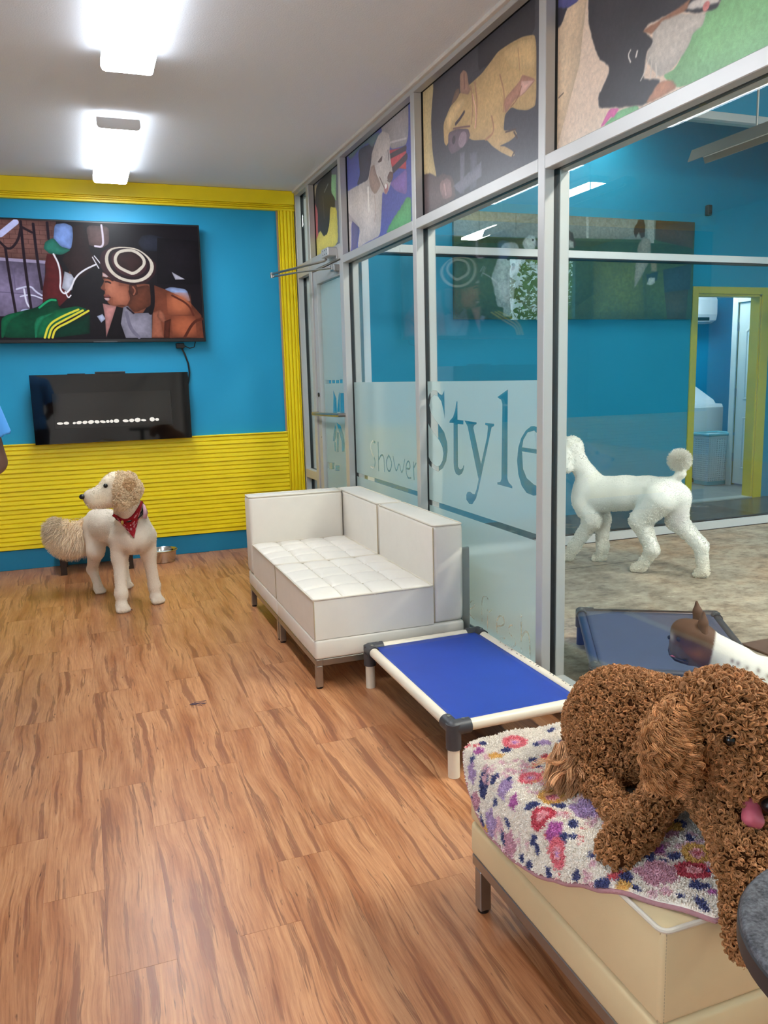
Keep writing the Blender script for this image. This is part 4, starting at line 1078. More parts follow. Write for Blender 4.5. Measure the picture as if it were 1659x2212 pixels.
box('pavement_outside', (-12, YB-.12, -.3), (X0-.15, YF, -.12), mat('pale_pavement_side', (196, 192, 184), .9), kind='structure')
box('ground_outside', (-12, -14, -.3), (14, YB-.12, -.12), mat('pale_pavement', (196, 192, 184), .9), kind='structure')
# ================================================================ wall-mounted things
tv = empty('television', (.19, YF, 2.13), label='large flat television showing two people in hats, on the teal wall', cat='television')
TX0, TX1, TZ0, TZ1, TY = -.575, .962, 1.694, 2.569, 6.53
box('case', (TX0, TY, TZ0), (TX1, TY+.03, TZ1), 'black', tv, .004); box('back_box', (TX0+.2, TY+.03, TZ0+.06), (TX1-.2, TY+.055, TZ1-.25), 'black', tv, .006)
box('wall_mount', (-.05, TY+.055, 1.95), (.45, YF, 2.3), 'black', tv)
sheet('screen', [(TX0+.012, TY-.0012, TZ1-.012), (TX1-.012, TY-.0012, TZ1-.012), (TX1-.012, TY-.0012, TZ0+.024), (TX0+.012, TY-.0012, TZ0+.024)], .001, 'tv_picture', tv)
box('status_bar', (.13, TY-.003, TZ0+.001), (.30, TY, TZ0+.009), 'joint', tv, .001)
pc = empty('power_cord', (.80, YF, 1.45), label='black power cord with plug hanging between television and fireplace', cat='cord')
tube('cable', [(.775, 6.59, 1.655), (.80, 6.585, 1.60), (.822, 6.59, 1.53), (.828, 6.60, 1.46), (.82, 6.605, 1.40), (.80, 6.61, 1.33)], .007, 'rope', pc, 8)
box('plug', (.735, 6.565, 1.645), (.80, 6.60, 1.685), 'black', pc, .006); tube('loop', [(.80, 6.585, 1.665), (.84, 6.58, 1.645), (.875, 6.585, 1.655), (.89, 6.59, 1.70)], .004, 'rope', pc, 8)
fp = empty('wall_fireplace', (.233, YF, .95), label='black glass electric wall fireplace with a row of lit white pebbles', cat='fireplace')
FX0, FX1, FZ0, FZ1, FY = -.338, .805, .950, 1.462, 6.515
box('housing', (FX0+.06, FY+.02, FZ0+.03), (FX1-.06, YF, FZ1-.01), 'black', fp)
# front: a glossy frame round a shallow recess with its own dark glass
fg = bmesh.new(); wx0, wx1, wz0, wz1 = -.195, .665, 1.06, 1.325
for lo, hi in (((FX0, FY, wz1), (FX1, FY+.02, FZ1)), ((FX0, FY, FZ0), (FX1, FY+.02, wz0)), ((FX0, FY, wz0), (wx0, FY+.02, wz1)), ((wx1, FY, wz0), (FX1, FY+.02, wz1))): bm_box(fg, lo, hi)
from_bm(fg, 'front_glass', 'black_gloss', fp)
box('firebox_back', (wx0, FY+.018, wz0), (wx1, FY+.02, wz1), mat('firebox_dark', (22, 20, 19), .08, spec=.7), fp)
box('vent_hood', (.12, FY+.005, FZ1), (.338, FY+.06, FZ1+.016), 'black', fp, .002); box('vent_lip', (-.075, FY+.005, FZ1), (.05, FY+.05, FZ1+.006), 'black', fp)
px = -.178
for k in range(17):
    wd = random.uniform(.022, .05); hgt = random.uniform(.008, .017)
    if k in (2, 11, 15): px += .022
    ball('pebble', (px+wd/2, FY+.006, 1.097+hgt*.5), (wd/2, .012, hgt), 'pebble', fp, 2, rot=Matrix.Rotation(random.uniform(-.25, .25), 3, 'Y')); px += wd+.0018
# ================================================================ floor things by the far wall
b = empty('dog_bowl', (.51, 6.40, 0), label='stainless steel dog bowl on the floor by the wall', cat='bowl')
lathe('bowl', [(.078, 0), (.088, .003), (.098, .05), (.104, .086), (.112, .092), (.114, .096), (.110, .098), (.101, .090), (.094, .05), (.080, .012), (.0, .010)], (.51, 6.40, 0), 'bowl', b)
lathe('water', [(.097, .066), (.0, .0665)], (.51, 6.40, 0), mat('still_water', (210, 220, 222), .03, 0, .6), b)
st = empty('feeding_stand', (.02, 6.42, 0), label='low dark wooden stand against the wall behind the cream dog', cat='stand')
for x in (-.215, .255):
    for y in (6.27, 6.56): box('leg', (x-.022, y-.022, 0), (x+.022, y+.022, .20), 'dk_wood', st, .002)
box('top_board', (-.25, 6.235, .20), (.29, 6.592, .222), 'dk_wood', st, .003)
for x in (-.11, .15): lathe('inset_bowl', [(.115, .222), (.118, .226), (.108, .226), (.09, .18), (.0, .178)], (x, 6.41, 0), 'bowl', st, 28)

# ================================================================ modular sofa, ottoman
def slab(name, lo, hi, m, parent, r=.018, puff=0.):
    bm = bmesh.new(); bm_box(bm, lo, hi, r, 3)
    o = from_bm(bm, name, m, parent, True); return o
def weld(lo, hi, z, r=.0045, rc=.014):
    """rounded rectangle for a piping run"""
    pts = []
    for cx, cy, a0 in ((hi[0]-rc, hi[1]-rc, 0), (lo[0]+rc, hi[1]-rc, 90), (lo[0]+rc, lo[1]+rc, 180), (hi[0]-rc, lo[1]+rc, 270)):
        for k in range(4): a = math.radians(a0+k*30); pts.append((cx+rc*math.cos(a), cy+rc*math.sin(a), z))
    return pts
def tufted(name, lo, hi, cells, m, parent, depth=.016, puff=.014):
    """cushion: side walls and a top that rises between stitched grooves"""
    n = 14; nx, ny = cells[0]*n, cells[1]*n; V = []; F = []
    for j in range(ny+1):
        for i in range(nx+1):
            u, v = i/nx, j/ny; x = lo[0]+(hi[0]-lo[0])*u; y = lo[1]+(hi[1]-lo[1])*v
            a, b_ = (u*cells[0]) % 1 if i < nx else 0, (v*cells[1]) % 1 if j < ny else 0
            edge = min(u*(hi[0]-lo[0]), (1-u)*(hi[0]-lo[0]), v*(hi[1]-lo[1]), (1-v)*(hi[1]-lo[1]))
            z = hi[2]+puff*(max(0, math.sin(a*math.pi))*max(0, math.sin(b_*math.pi)))**.45
            inner_a = min(a, 1-a) < 1e-6 and 0 < i < nx; inner_b = min(b_, 1-b_) < 1e-6 and 0 < j < ny
            if inner_a or inner_b: z -= depth*.35
            z += .008*min(1, edge/.12)
            V.append((x, y, z))
    W_ = nx+1
    for j in range(ny):
        for i in range(nx): F.append((j*W_+i, j*W_+i+1, (j+1)*W_+i+1, (j+1)*W_+i))
    rim = [i for i in range(W_)]+[j*W_+nx for j in range(1, ny+1)]+[ny*W_+i for i in range(nx-1, -1, -1)]+[j*W_ for j in range(ny-1, 0, -1)]
    k = len(V); V += [(V[i][0], V[i][1], lo[2]) for i in rim]; L = len(rim)
    for q in range(L): F.append((rim[q], k+q, k+(q+1) % L, rim[(q+1) % L]))
    F.append(tuple(k+q for q in range(L-1, -1, -1)))
    gs = []
    for q in range(1, cells[0]): gs.append(tube_geo([(V[j*W_+q*n][0], V[j*W_+q*n][1], V[j*W_+q*n][2]+.0004) for j in range(1, ny, 2)], .0016, 5))
    for q in range(1, cells[1]): gs.append(tube_geo([(V[q*n*W_+i][0], V[q*n*W_+i][1], V[q*n*W_+i][2]+.0004) for i in range(1, nx, 2)], .0016, 5))
    joined('tufting_seams', gs, 'stitch', parent, kind='stuff')
    return mesh(name, V, F, m, parent, True)
def frame(parent, x0, x1, y0, y1, zt, legs, t=.031):
    box('frame_rail', (x0, y0, zt-.03), (x0+t, y1, zt), 'steel', parent, .002, 1); box('frame_rail', (x1-t, y0, zt-.03), (x1, y1, zt), 'steel', parent, .002, 1)
    box('frame_rail', (x0+t, y0, zt-.03), (x1-t, y0+t, zt), 'steel', parent, .002, 1); box('frame_rail', (x0+t, y1-t, zt-.03), (x1-t, y1, zt), 'steel', parent, .002, 1)
    for x, y in legs:
        box('leg', (x, y, .008), (x+t, y+t, zt-.03), 'steel', parent, .002, 1); tube('foot', [(x+t/2, y+t/2, 0), (x+t/2, y+t/2, .01)], .015, 'black', parent, 12)
SX0, SX1 = .890, 1.63; ZB0, ZB1, ZS = .137, .230, .412
def section(y0, y1, arm, label):
    e = empty('sofa_section', (1.26, (y0+y1)/2, 0), label=label, cat='sofa')
    frame(e, SX0+.004, SX1-.01, y0+.004, y1-.004, ZB0, [(SX0+.004, y0+.004), (SX1-.048, y0+.004), (SX0+.004, y1-.042), (SX1-.048, y1-.042)])
    slab('base', (SX0, y0, ZB0), (SX1, y1, ZB1), 'leather', e, .014)
    ya = y1-.15 if arm else y1-.002
    tufted('seat_cushion', (SX0+.002, y0+.002, ZB1), (1.472, ya, ZS), (4, 4), 'leather', e)
    tube('seat_piping', weld((SX0+.002, y0+.002), (1.472, ya), ZS+.003), .0045, 'welt', e, 8, True)
    tube('seam', [(SX0+.003, y0+.003, ZB1+.004), (SX0+.002, y0+.002, ZS)], .003, 'stitch', e, 6)
    slab('back_cushion', (1.474, y0+.003, ZB1), (SX1, y1-.003, .700), 'leather', e, .022)
    for z in (.699,):
        tube('back_piping', weld((1.478, y0+.007), (SX1-.004, y1-.007), z-.003, rc=.02), .0045, 'welt', e, 8, True)
    tube('seam', [(1.4755, y0+.006, ZB1+.01), (1.4755, y0+.006, .69)], .003, 'stitch', e, 6)
    if arm:
        slab('arm_cushion', (SX0-.004, y1-.148, ZB1), (1.470, y1, .700), 'leather', e, .022)
        tube('arm_piping', weld((SX0, y1-.144), (1.466, y1-.004), .6965, rc=.02), .0045, 'welt', e, 8, True)
    box('back_brace', (SX1+.001, y0+.03, .085), (SX1+.044, y0+.045, .575), 'steel', e, .003); box('back_brace', (SX1+.001, y1-.045, .085), (SX1+.044, y1-.03, .575), 'steel', e, .003)
    return e
section(3.340, 4.090, False, 'white tufted armless sofa section next to the blue cot')
section(4.096, 4.850, True, 'white tufted sofa section with an arm, farther from the blue cot')
# ottoman under the fleece
OX0, OX1, OY0, OY1, OZ = .858, 1.600, 1.000, 1.738, .432
ot = empty('ottoman', (1.23, 1.37, 0), label='cream leatherette ottoman in the foreground under the brown dog', cat='ottoman')
frame(ot, OX0+.004, OX1-.004, OY0+.004, OY1-.004, .150, [(OX0+.004, OY1-.05), (OX1-.042, OY1-.05), (OX0+.004, OY0+.01), (OX1-.042, OY0+.01)])
slab('base', (OX0, OY0, .150), (OX1, OY1, .243), 'cream', ot, .014)
slab('seat_cushion', (OX0, OY0, .246), (OX1, OY1, OZ), 'cream', ot, .012)
tube('seat_piping', weld((OX0+.001, OY0+.001), (OX1-.001, OY1-.001), OZ-.002, rc=.016), .005, 'welt', ot, 8, True)
for dx in (-.004, .006):
    geos = []
    for k in range(26):
        z = .25+k*.0068; geos.append(tube_geo([(OX0+(.002 if dx < 0 else .009), OY0+(.009 if dx < 0 else .0015), z), (OX0+(.002 if dx < 0 else .009), OY0+(.009 if dx < 0 else .0015), z+.0045)], .0011, 5))
    joined('stitching', geos, 'stitch', ot, kind='stuff')

# ================================================================ raised dog cots
def cot(name, P, z, legs_to, mp, mf, mj, label, rad=.021, ml=None):
    """P: four rail corners in order; fabric stretched between the rails"""
    c = sum((Vector(p) for p in P), Vector((0, 0)))/4
    e = empty(name, (c.x, c.y, 0), label=label, cat='dog cot')
    Q = [Vector((p[0], p[1], z)) for p in P]
    for i in range(4):
        a, b_ = Q[i], Q[(i+1) % 4]; d_ = (b_-a).normalized(); tube('rail', [a+d_*.03, b_-d_*.03], rad, mp if isinstance(mp, str) else mp[i], e, 18)
        pr_ = (Q[i-1]-a).normalized()
        tube('leg', [(a.x, a.y, 0), (a.x, a.y, z-.045)], rad, ml or (mp if isinstance(mp, str) else mp[0]), e, 18)
        R = rad*1.3
        g_ = [tube_geo([a-d_*.004, a+d_*.062], R, 18), tube_geo([a-pr_*.004, a+pr_*.062], R, 18), tube_geo([a+Vector((0, 0, R*.6)), a-Vector((0, 0, .075))], R, 18)]
        bmq = bmesh.new(); bmesh.ops.create_icosphere(bmq, subdivisions=3, radius=R*1.02, matrix=Matrix.Translation(a)); vv = [v.co.copy() for v in bmq.verts]; ff = [tuple(v.index for v in f.verts) for f in bmq.faces]; bmq.free()
        j = joined('corner_joint', g_+[(vv, ff)], mj, e, True)
        for dd in (d_, pr_):
            s0 = a+dd*.038+Vector((0, 0, R-.001)); tube('screw', [s0, s0+Vector((0, 0, .0022))], .0065, 'steel', e, 10)
    # fabric: sags a little, wraps the rails
    n = 24; V = []; F = []
    ins = [Q[i]+((Q[(i+1) % 4]-Q[i]).normalized()+(Q[i-1]-Q[i]).normalized())*(rad*.9) for i in range(4)]
    for j in range(n+1):
        for i in range(n+1):
            u, v = i/n, j/n; p = (ins[0]*(1-u)+ins[1]*u)*(1-v)+(ins[3]*(1-u)+ins[2]*u)*v
            s_ = (4*u*(1-u)*4*v*(1-v))**.6; V.append((p.x, p.y, z+.010-.014*s_))
    for j in range(n):
        for i in range(n): F.append((j*(n+1)+i, j*(n+1)+i+1, (j+1)*(n+1)+i+1, (j+1)*(n+1)+i))
    o = mesh('fabric', V, F, mf, e, True); md = o.modifiers.new('s', 'SOLIDIFY'); md.thickness = .003
    return e
ca = cot('dog_cot', [(1.115, 2.38), (1.66, 2.39), (1.67, 3.285), (1.125, 3.275)], .18, 0, 'pvc', 'blue_vinyl', 'joint', 'bright blue dog cot with cream pipe frame beside the sofa')
gg = []
rg = random.Random(5)
for k in range(26):      # worn print along the far rail
    y = 3.05-k*.022+rg.uniform(-.006, .006); 
    if rg.random() < .3: continue
    gg.append(tube_geo([(1.662+rg.uniform(-.004, .004), y, .2012), (1.664+rg.uniform(-.006, .006), y+rg.uniform(.003, .011), .2014)], .0013, 5))
joined('worn_pipe_print', gg, 'joint', ca, kind='stuff')
cot('dog_cot', [(2.31, 3.38), (2.86, 3.045), (2.43, 2.31), (1.885, 2.645)], .17, 0, ['dk_pipe', 'joint', 'joint', 'blue_pipe'], 'dk_vinyl', 'joint', 'navy dog cot with dark pipe frame behind the glass', ml='blue_pipe')
# small round table cut by the corner of the view
rt = empty('side_table', (.82, .55, 0), label='small round table with black speckled top at lower right corner', cat='table')
lathe('table_top', [(.0, .705), (.172, .705), (.178, .710), (.180, .716), (.180, .733), (.177, .739), (.172, .741), (.0, .741)], (.82, .55, 0), 'granite', rt, 72)
lathe('edge_band', [(.1795, .708), (.1815, .710), (.1815, .732), (.1795, .734)], (.82, .55, 0), 'table_edge', rt, 72)
tube('pedestal', [(.82, .55, .02), (.82, .55, .705)], .028, 'black', rt, 20); lathe('base', [(.0, 0), (.155, 0), (.158, .006), (.15, .014), (.05, .03), (.0, .03)], (.82, .55, 0), 'black', rt, 48)
# brown rubber mat on the play floor
pm = box('rubber_mat', (3.02, 2.15, 0), (4.2, 3.03, .012), 'mat_brown', None, .004, label='brown rubber mat on the play floor behind the spotted dog', cat='mat'); own(pm)
# bits on the floor
def tuft(x, y, label, s):
    r = random.Random(int(x*1000)); gs = []
    for k in range(7):
        p = Vector((x, y, .003)); a = r.uniform(-.4, .4); pts = []
        for q in range(7): pts.append(p.copy()); a += r.uniform(-.3, .3); p = p+Vector((math.cos(a), math.sin(a)*.8, 0))*s*r.uniform(.6, 1.2); p.z = .003+r.uniform(0, .003)
        gs.append(tube_geo(pts, .0009, 5))
    own(joined('hair_tuft', gs, 'lint', None, label=label, cat='hair tuft'))
tuft(.335, 3.40, 'grey wisp of dog hair on the planks left of the sofa', .013); tuft(.165, 5.06, 'dark wisp of dog hair beside the cream dog front paw', .006)

# ================================================================ fleece blanket
XL = [(.96, .975), (.985, .956), (1.05, .905), (1.11, .855), (1.18, .82), (1.25, .785), (1.32, .75), (1.41, .722), (1.50, .712), (1.58, .712), (1.64, .728), (1.69, .765), (1.72, .80), (1.745, .85), (1.76, .90)]
xl = lambda y: float(np.interp(y, [a for a, _ in XL], [b_ for _, b_ in XL]))
def fleece(xf, y):
    """flat fleece coordinates to where it lies: over the ottoman edge to the left and at the front"""
    x, z = xf, OZ+.014
    e_ = OX0+.004; r = .026; s_ = e_+.006-xf; xo = e_+.006
    if s_ > 0:
        if s_ < r*1.45: x = xo-r*math.sin(s_/r); z = z-r*(1-math.cos(s_/r))
        else: q = s_-r*1.45; x = xo-r*.993-q*.12; z = z-r*.88-q*.99
    z += .0025*math.sin(xf*41+y*17)+.002*math.sin(y*53-xf*23); return x, y, z
nv, nu = 70, 90; V = []; F = []; UVs = []
ys = np.linspace(.985, 1.762, nv+1)
for j, y in enumerate(ys):
    a = xl(y)
    for i in range(nu+1):
        xf = a+(1.56-a)*i/nu; V.append(fleece(xf, y)); UVs.append((xf, y))
for j in range(nv):
    for i in range(nu): F.append((j*(nu+1)+i, j*(nu+1)+i+1, (j+1)*(nu+1)+i+1, (j+1)*(nu+1)+i))
def rug_col(xy):
    h, w = RUGC.a.shape[:2]; X = np.clip((xy[:, 0]-.65)*w, 0, w-1).astype(int); Y = np.clip((1.9-xy[:, 1])*h, 0, h-1).astype(int)
    c = RUGC.a[Y, X]/255; return np.where(c <= .04045, c/12.92, ((c+.055)/1.055)**2.4)
bl = empty('fleece_blanket', (1.15, 1.37, OZ), label='cream floral fleece blanket with pink flowers and navy leaves over the ottoman', cat='blanket')
me = bpy.data.meshes.new('fleece_sheet'); me.from_pydata(V, [], F); me.update()
ca_ = me.attributes.new('Col', 'FLOAT_COLOR', 'POINT'); cc = np.ones((len(V), 4), np.float32); cc[:, :3] = rug_col(np.array(UVs)); ca_.data.foreach_set('color', cc.ravel())
fo = link(me, 'fleece_sheet', 'under', bl, True); md = fo.modifiers.new('s', 'SOLIDIFY'); md.thickness = .010; md.offset = -1
rim = [i for i in range(nu+1)]; lft = [j*(nu+1) for j in range(nv+1)]
hem = [V[j*(nu+1)] for j in range(nv, -1, -1)]+[V[i] for i in range(1, nu+1)]
tube('hem', [(p[0], p[1], p[2]-.006) for p in hem], .0048, mat('mauve_hem', (176, 128, 132), .9, bscale=300, bstr=.6), bl, 10)
Va, Fa = np.array(V), np.array(F); npile = 95000
A_ = Va[Fa]; fi = rng.choice(len(Fa), npile, p=(lambda a: a/a.sum())(np.linalg.norm(np.cross(A_[:, 2]-A_[:, 0], A_[:, 3]-A_[:, 1]), axis=1))); u, v = rng.random((npile, 1)), rng.random((npile, 1))
bq = lambda T: (T[:, 0]*(1-u)+T[:, 1]*u)*(1-v)+(T[:, 3]*(1-u)+T[:, 2]*u)*v
UVa = np.array(UVs); P = bq(Va[Fa[fi]]); N = unit(np.cross(A_[:, 2]-A_[:, 0], A_[:, 3]-A_[:, 1]))[fi]; N = N*np.sign((N*np.array([-.3, -.1, 1])).sum(1, keepdims=True))
X = straight_fur(P, N, .0062*(.7+.6*rng.random(npile)), 4, lift=1, jit=.42, wave=.22, waves=1.2)
curves('pile', X, np.array([.0011, .0012, .0011, .0006]), rug_col(bq(UVa[Fa[fi]]))*(.9+.2*rng.random((npile, 1))), 'pile', bl, kind='stuff')
# ================================================================ animals
def lc(*c): return np.array(lin(c))
def tint(n, base, amp=.15):
    return np.asarray(base)*(1+amp*rng.normal(0, 1, (n, 1)))
def near(P, c, r): return np.exp(-(((P-np.array(c))/r)**2).sum(1))
def paw_prims(p, d, s=1.):
    """toes at the end of a leg: p on the floor, d forward (unit, flat)"""
    d = np.array([d[0], d[1], 0.]); l = np.array([d[1], -d[0], 0]); p = np.array([p[0], p[1], p[2] if len(p) > 2 else 0.])
    o = [('c', p+[0, 0, .032*s]-d*.01*s, .03*s, p+d*.02*s+[0, 0, .026*s], .028*s, .02)]
    for k, a in ((-1.5, .026), (-.5, .036), (.5, .036), (1.5, .026)): o.append(('c', p+l*k*.014*s+d*.012*s+[0, 0, .022*s], .017*s, p+l*k*.0165*s+d*a*s+[0, 0, .016*s], .0155*s, .006))
    return o

# ---- cream doodle with the bandana
D = empty('dog', (.17, 5.35, 0), label='cream doodle dog in a red bandana standing by the yellow wainscot', cat='dog')
fd = np.array([.256, -.967])
pr = [('c', (.237, 5.15, .465), .118, (.10, 5.50, .47), .102), ('c', (.10, 5.50, .47), .10, (.055, 5.62, .475), .098), ('c', (.243, 5.10, .44), .098, (.238, 5.14, .50), .105),
      ('c', (.238, 5.13, .56), .088, (.205, 5.05, .68), .078),
      ('e', (.185, 5.03, .775), (.098, .088, .090), None, .03), ('c', (.14, 5.01, .765), .072, (.115, 5.0, .752), .066), ('c', (.11, 4.995, .75), .060, (.012, 4.958, .735), .045), ('c', (.10, 4.99, .712), .052, (.024, 4.96, .704), .038),
      ('c', (.15, 5.0, .825), .042, (.115, 4.99, .815), .034)]
for sh, el, wr_, pw, up in (((.155, 5.13, .44), (.148, 5.13, .33), (.139, 5.07, .11), (.136, 5.055), .064), ((.315, 5.16, .44), (.322, 5.175, .33), (.345, 5.185, .11), (.349, 5.17), .066)):
    pr += [('c', sh, up, el, .047), ('c', el, .043, wr_, .033), ('c', wr_, .034, (pw[0], pw[1]+.005, .045), .031)]+paw_prims(pw, fd if pw[0] < .3 else (.45, -.89), 1.12)
for hp, kn, hk, pw in (((.03, 5.61, .43), (.012, 5.53, .30), (-.018, 5.655, .155), (.012, 5.595)), ((.13, 5.62, .43), (.175, 5.56, .29), (.185, 5.72, .155), (.195, 5.665))):
    pr += [('c', hp, .088, kn, .055), ('c', kn, .05, hk, .032), ('c', hk, .031, (pw[0], pw[1]+.02, .045), .028)]+paw_prims(pw, (.5, -.86) if pw[0] < .1 else fd, 1.0)
pr += [('c', (.03, 5.68, .50), .04, (-.12, 5.66, .43), .036), ('c', (-.12, 5.66, .43), .036, (-.215, 5.65, .47), .022)]
V, Q = sdf_body(pr, .0075, .03)
def cA(P):
    c = np.tile(lc(232, 218, 198), (len(P), 1)); cr = lc(238, 222, 194)
    w = np.clip((P[:, 2]-.62)/.1, 0, 1)[:, None]; c = c*(1-w)+cr*w
    g = near(P, (.06, 4.97, .765), (.075, .05, .03))[:, None]; c = c*(1-.6*g)+lc(130, 116, 106)*.6*g
    g = near(P, (.0, 4.95, .735), (.035, .03, .03))[:, None]; c = c*(1-.75*g)+lc(96, 84, 78)*.75*g
    g = near(P, (.098, 4.925, .80), (.028, .03, .018))[:, None]; c = c*(1-.8*g)+lc(92, 74, 62)*.8*g
    for q in ((.255, 5.0, .375), (.185, 5.02, .365)):
        g = near(P, q, (.016, .06, .02))[:, None]; c = c*(1-.65*g)+lc(150, 112, 92)*.65*g
    t = ((P[:, 0] < -.045) & (P[:, 2] > .36) & (P[:, 1] > 5.6))[:, None]; return np.where(t, lc(222, 190, 150), c)
body_mesh('body', V, Q, 'coat', D, cA)
def skull(P): return P[:, 2] > .6
P, N = scatter(V, Q, 14000, lambda c: (c[:, 0] > -.02)*(~((c[:, 0] < .0) & (c[:, 2] > .70)))*1.)
X = straight_fur(P, N, np.where(P[:, 2] > .62, .008, .0042), 4, comb=(0, .1, -.7), lift=.6, jit=.35, wave=.15)
curves('coat', X, np.array([.0014, .0012, .0009, .0004]), cA(P)*(.9+.2*rng.random((len(P), 1))), 'fur', D, kind='stuff')
# tail plume
s = rng.random(11000); ax = np.array([[.02, 5.67, .49], [-.06, 5.665, .455], [-.12, 5.66, .43], [-.175, 5.655, .445], [-.225, 5.65, .49]])
idx = s*(len(ax)-1); i = np.minimum(idx.astype(int), len(ax)-2); f = (idx-i)[:, None]; C = ax[i]*(1-f)+ax[i+1]*f
ra = unit(rng.normal(0, 1, (len(s), 3))); P = C+ra*.028; dn = np.stack([-.35-.45*s, 0*s, -.9+1.15*s**2], 1)
L = .062+.085*np.sin(np.clip(s*1.05, 0, 1)*math.pi)**.8; L = L*np.where(ra[:, 2] > .2, .62, 1.)
X = straight_fur(P, ra, L, 7, comb=dn*1.3, lift=.8, droop=.30, jit=.30, wave=.09, waves=1)
cb = lc(250, 226, 190)*(1-.25*(s[:, None] > .75)); curves('tail_plume', X, np.array([.0013, .0013, .0012, .0011, .0009, .0007, .0003]), tint(len(s), cb, .12), 'fur', D, kind='stuff')
# ear
ev, eq = sdf_body([('c', (.185, 4.99, .835), .026, (.19, 4.955, .77), .045), ('c', (.19, 4.955, .77), .046, (.18, 4.94, .695), .038), ('c', (.235, 4.99, .825), .03, (.25, 4.96, .765), .042), ('c', (.25, 4.96, .765), .042, (.235, 4.955, .715), .034)], .006, .02)
ec = lambda P: np.where((near(P, (.225, 4.94, .79), (.045, .06, .04)) > .45)[:, None], lc(216, 178, 132), lc(238, 212, 174))
ear = body_mesh('ear', ev, eq, 'coat', D, ec)
P, N = scatter(ev, eq, 2200); X = curl_fur(P, N, 4, .005, .010, 1., 9, .003).reshape(-1, 9, 3)
curves('ear_curls', X, np.linspace(.0016, .0006, 9), np.repeat(ec(P)*(.96+.12*rng.random((len(P), 1))), 4, 0), 'fur', ear, kind='stuff')
ev2, eq2 = sdf_body([('c', (.215, 5.10, .81), .026, (.20, 5.125, .73), .034), ('c', (.20, 5.125, .73), .034, (.19, 5.12, .69), .028)], .007, .02); body_mesh('ear', ev2, eq2, 'coat', D, lambda P: np.tile(lc(222, 192, 150), (len(P), 1)))
ball('eye', (.098, 4.943, .797), .013, 'eye', D, 3); ball('eye', (.086, 5.045, .797), .012, 'eye', D, 3)
ball('nose', (-.034, 4.946, .742), (.019, .021, .016), 'nose', D, 3)
tube('mouth_line', [(-.012, 4.925, .717), (.02, 4.921, .711), (.055, 4.928, .715)], .0028, 'nose_grey', D, 6)
# collar and bandana
def ringpts(c, nrm, r, n=40):
    nrm = Vector(nrm).normalized(); a = nrm.orthogonal().normalized(); b_ = nrm.cross(a); return [Vector(c)+a*math.cos(6.283*k/n)*r+b_*math.sin(6.283*k/n)*r for k in range(n)]
tube('collar', ringpts((.226, 5.092, .618), (-.25, -.55, .8), .087), .010, 'collar', D, 8, True); ball('tag_ring', (.175, 4.972, .568), (.009, .006, .014), 'brass', D, 2)
def bandana_mat():
    m = bpy.data.materials.new('red_bandana_cotton'); nt = NT(m); uv = nt.n('ShaderNodeUVMap', _uv_map='UV')
    mp = nt.n('ShaderNodeMapping'); mp.inputs['Scale'].default_value = (4.6, 4.6, 1); nt.l(uv, 0, mp, 0)
    v = nt.n('ShaderNodeTexVoronoi', Scale=1.0, Randomness=.45); nt.l(mp, 0, v, 'Vector'); d_ = v.outputs['Distance']
    w1 = nt.math('LESS_THAN', nt.math('ABSOLUTE', nt.math('SUBTRACT', d_, .30)), .035); w2 = nt.math('LESS_THAN', d_, .08); w3 = nt.math('LESS_THAN', nt.math('ABSOLUTE', nt.math('SUBTRACT', d_, .17)), .025)
    v2 = nt.n('ShaderNodeTexVoronoi', Scale=5.0, Randomness=.3); nt.l(mp, 0, v2, 'Vector'); w4 = nt.math('MULTIPLY', nt.math('LESS_THAN', v2.outputs['Distance'], .11), nt.math('GREATER_THAN', d_, .42))
    w = nt.math('MAXIMUM', nt.math('MAXIMUM', w1, w2), nt.math('MAXIMUM', w3, w4))
    pbsdf(nt, mix(nt, w, C4((148, 24, 34)), C4((222, 168, 172))), .8, 0, .2); M['bandana'] = m
bandana_mat()
def cloth(name, rows, m, parent, th=.003):
    """rows of points -> grid with UV"""
    h, w = len(rows), len(rows[0]); V = [p for r in rows for p in r]; F = [(j*w+i, j*w+i+1, (j+1)*w+i+1, (j+1)*w+i) for j in range(h-1) for i in range(w-1)]
    me = bpy.data.meshes.new(name); me.from_pydata([tuple(p) for p in V], [], F); uv = me.uv_layers.new(name='UV')
    for l in me.loops: uv.data[l.index].uv = ((l.vertex_index % w)/(w-1), 1-(l.vertex_index//w)/(h-1))
    me.update(); o = link(me, name, m, parent, True); md = o.modifiers.new('s', 'SOLIDIFY'); md.thickness = th; return o
from mathutils.bvhtree import BVHTree
tree = BVHTree.FromPolygons([tuple(v) for v in V.tolist()] if not isinstance(V, list) else V, [tuple(q) for q in Q.tolist()])
rows = []
A_, B_, T_ = (Vector((.128, 5.0, .610)), Vector((.300, 5.06, .665)), Vector((.236, 4.96, .462)))
for j in range(15):
    t = j/14; r = []
    for i in range(21):
        u = i/20; top = A_.lerp(B_, u); top.z -= .075*math.sin(u*math.pi)*(1-.25*u); p = top.lerp(T_, t**1.05)
        hit = tree.ray_cast(Vector((p.x, 4.6, p.z)), Vector((0, 1, 0)))[0]
        y = hit.y-.012 if hit is not None else p.y
        y = min(y, p.y+.03)-.004*math.sin(u*9+t*3)*(1-t); r.append(Vector((p.x, y, p.z)))
    rows.append(r)
bnd = cloth('bandana', rows, 'bandana', D)
tube('rolled_neckline', [rows[0][i]+Vector((0, .004, .004)) for i in range(21)], .009, 'bandana', bnd, 8)
cloth('turned_corner', [[Vector((.300, 5.05, .665)), Vector((.318, 5.075, .645))], [Vector((.303, 5.035, .62)), Vector((.33, 5.065, .60))], [Vector((.298, 5.025, .575)), Vector((.318, 5.055, .565))]], mat('bandana_reverse', (216, 166, 178), .85), bnd)

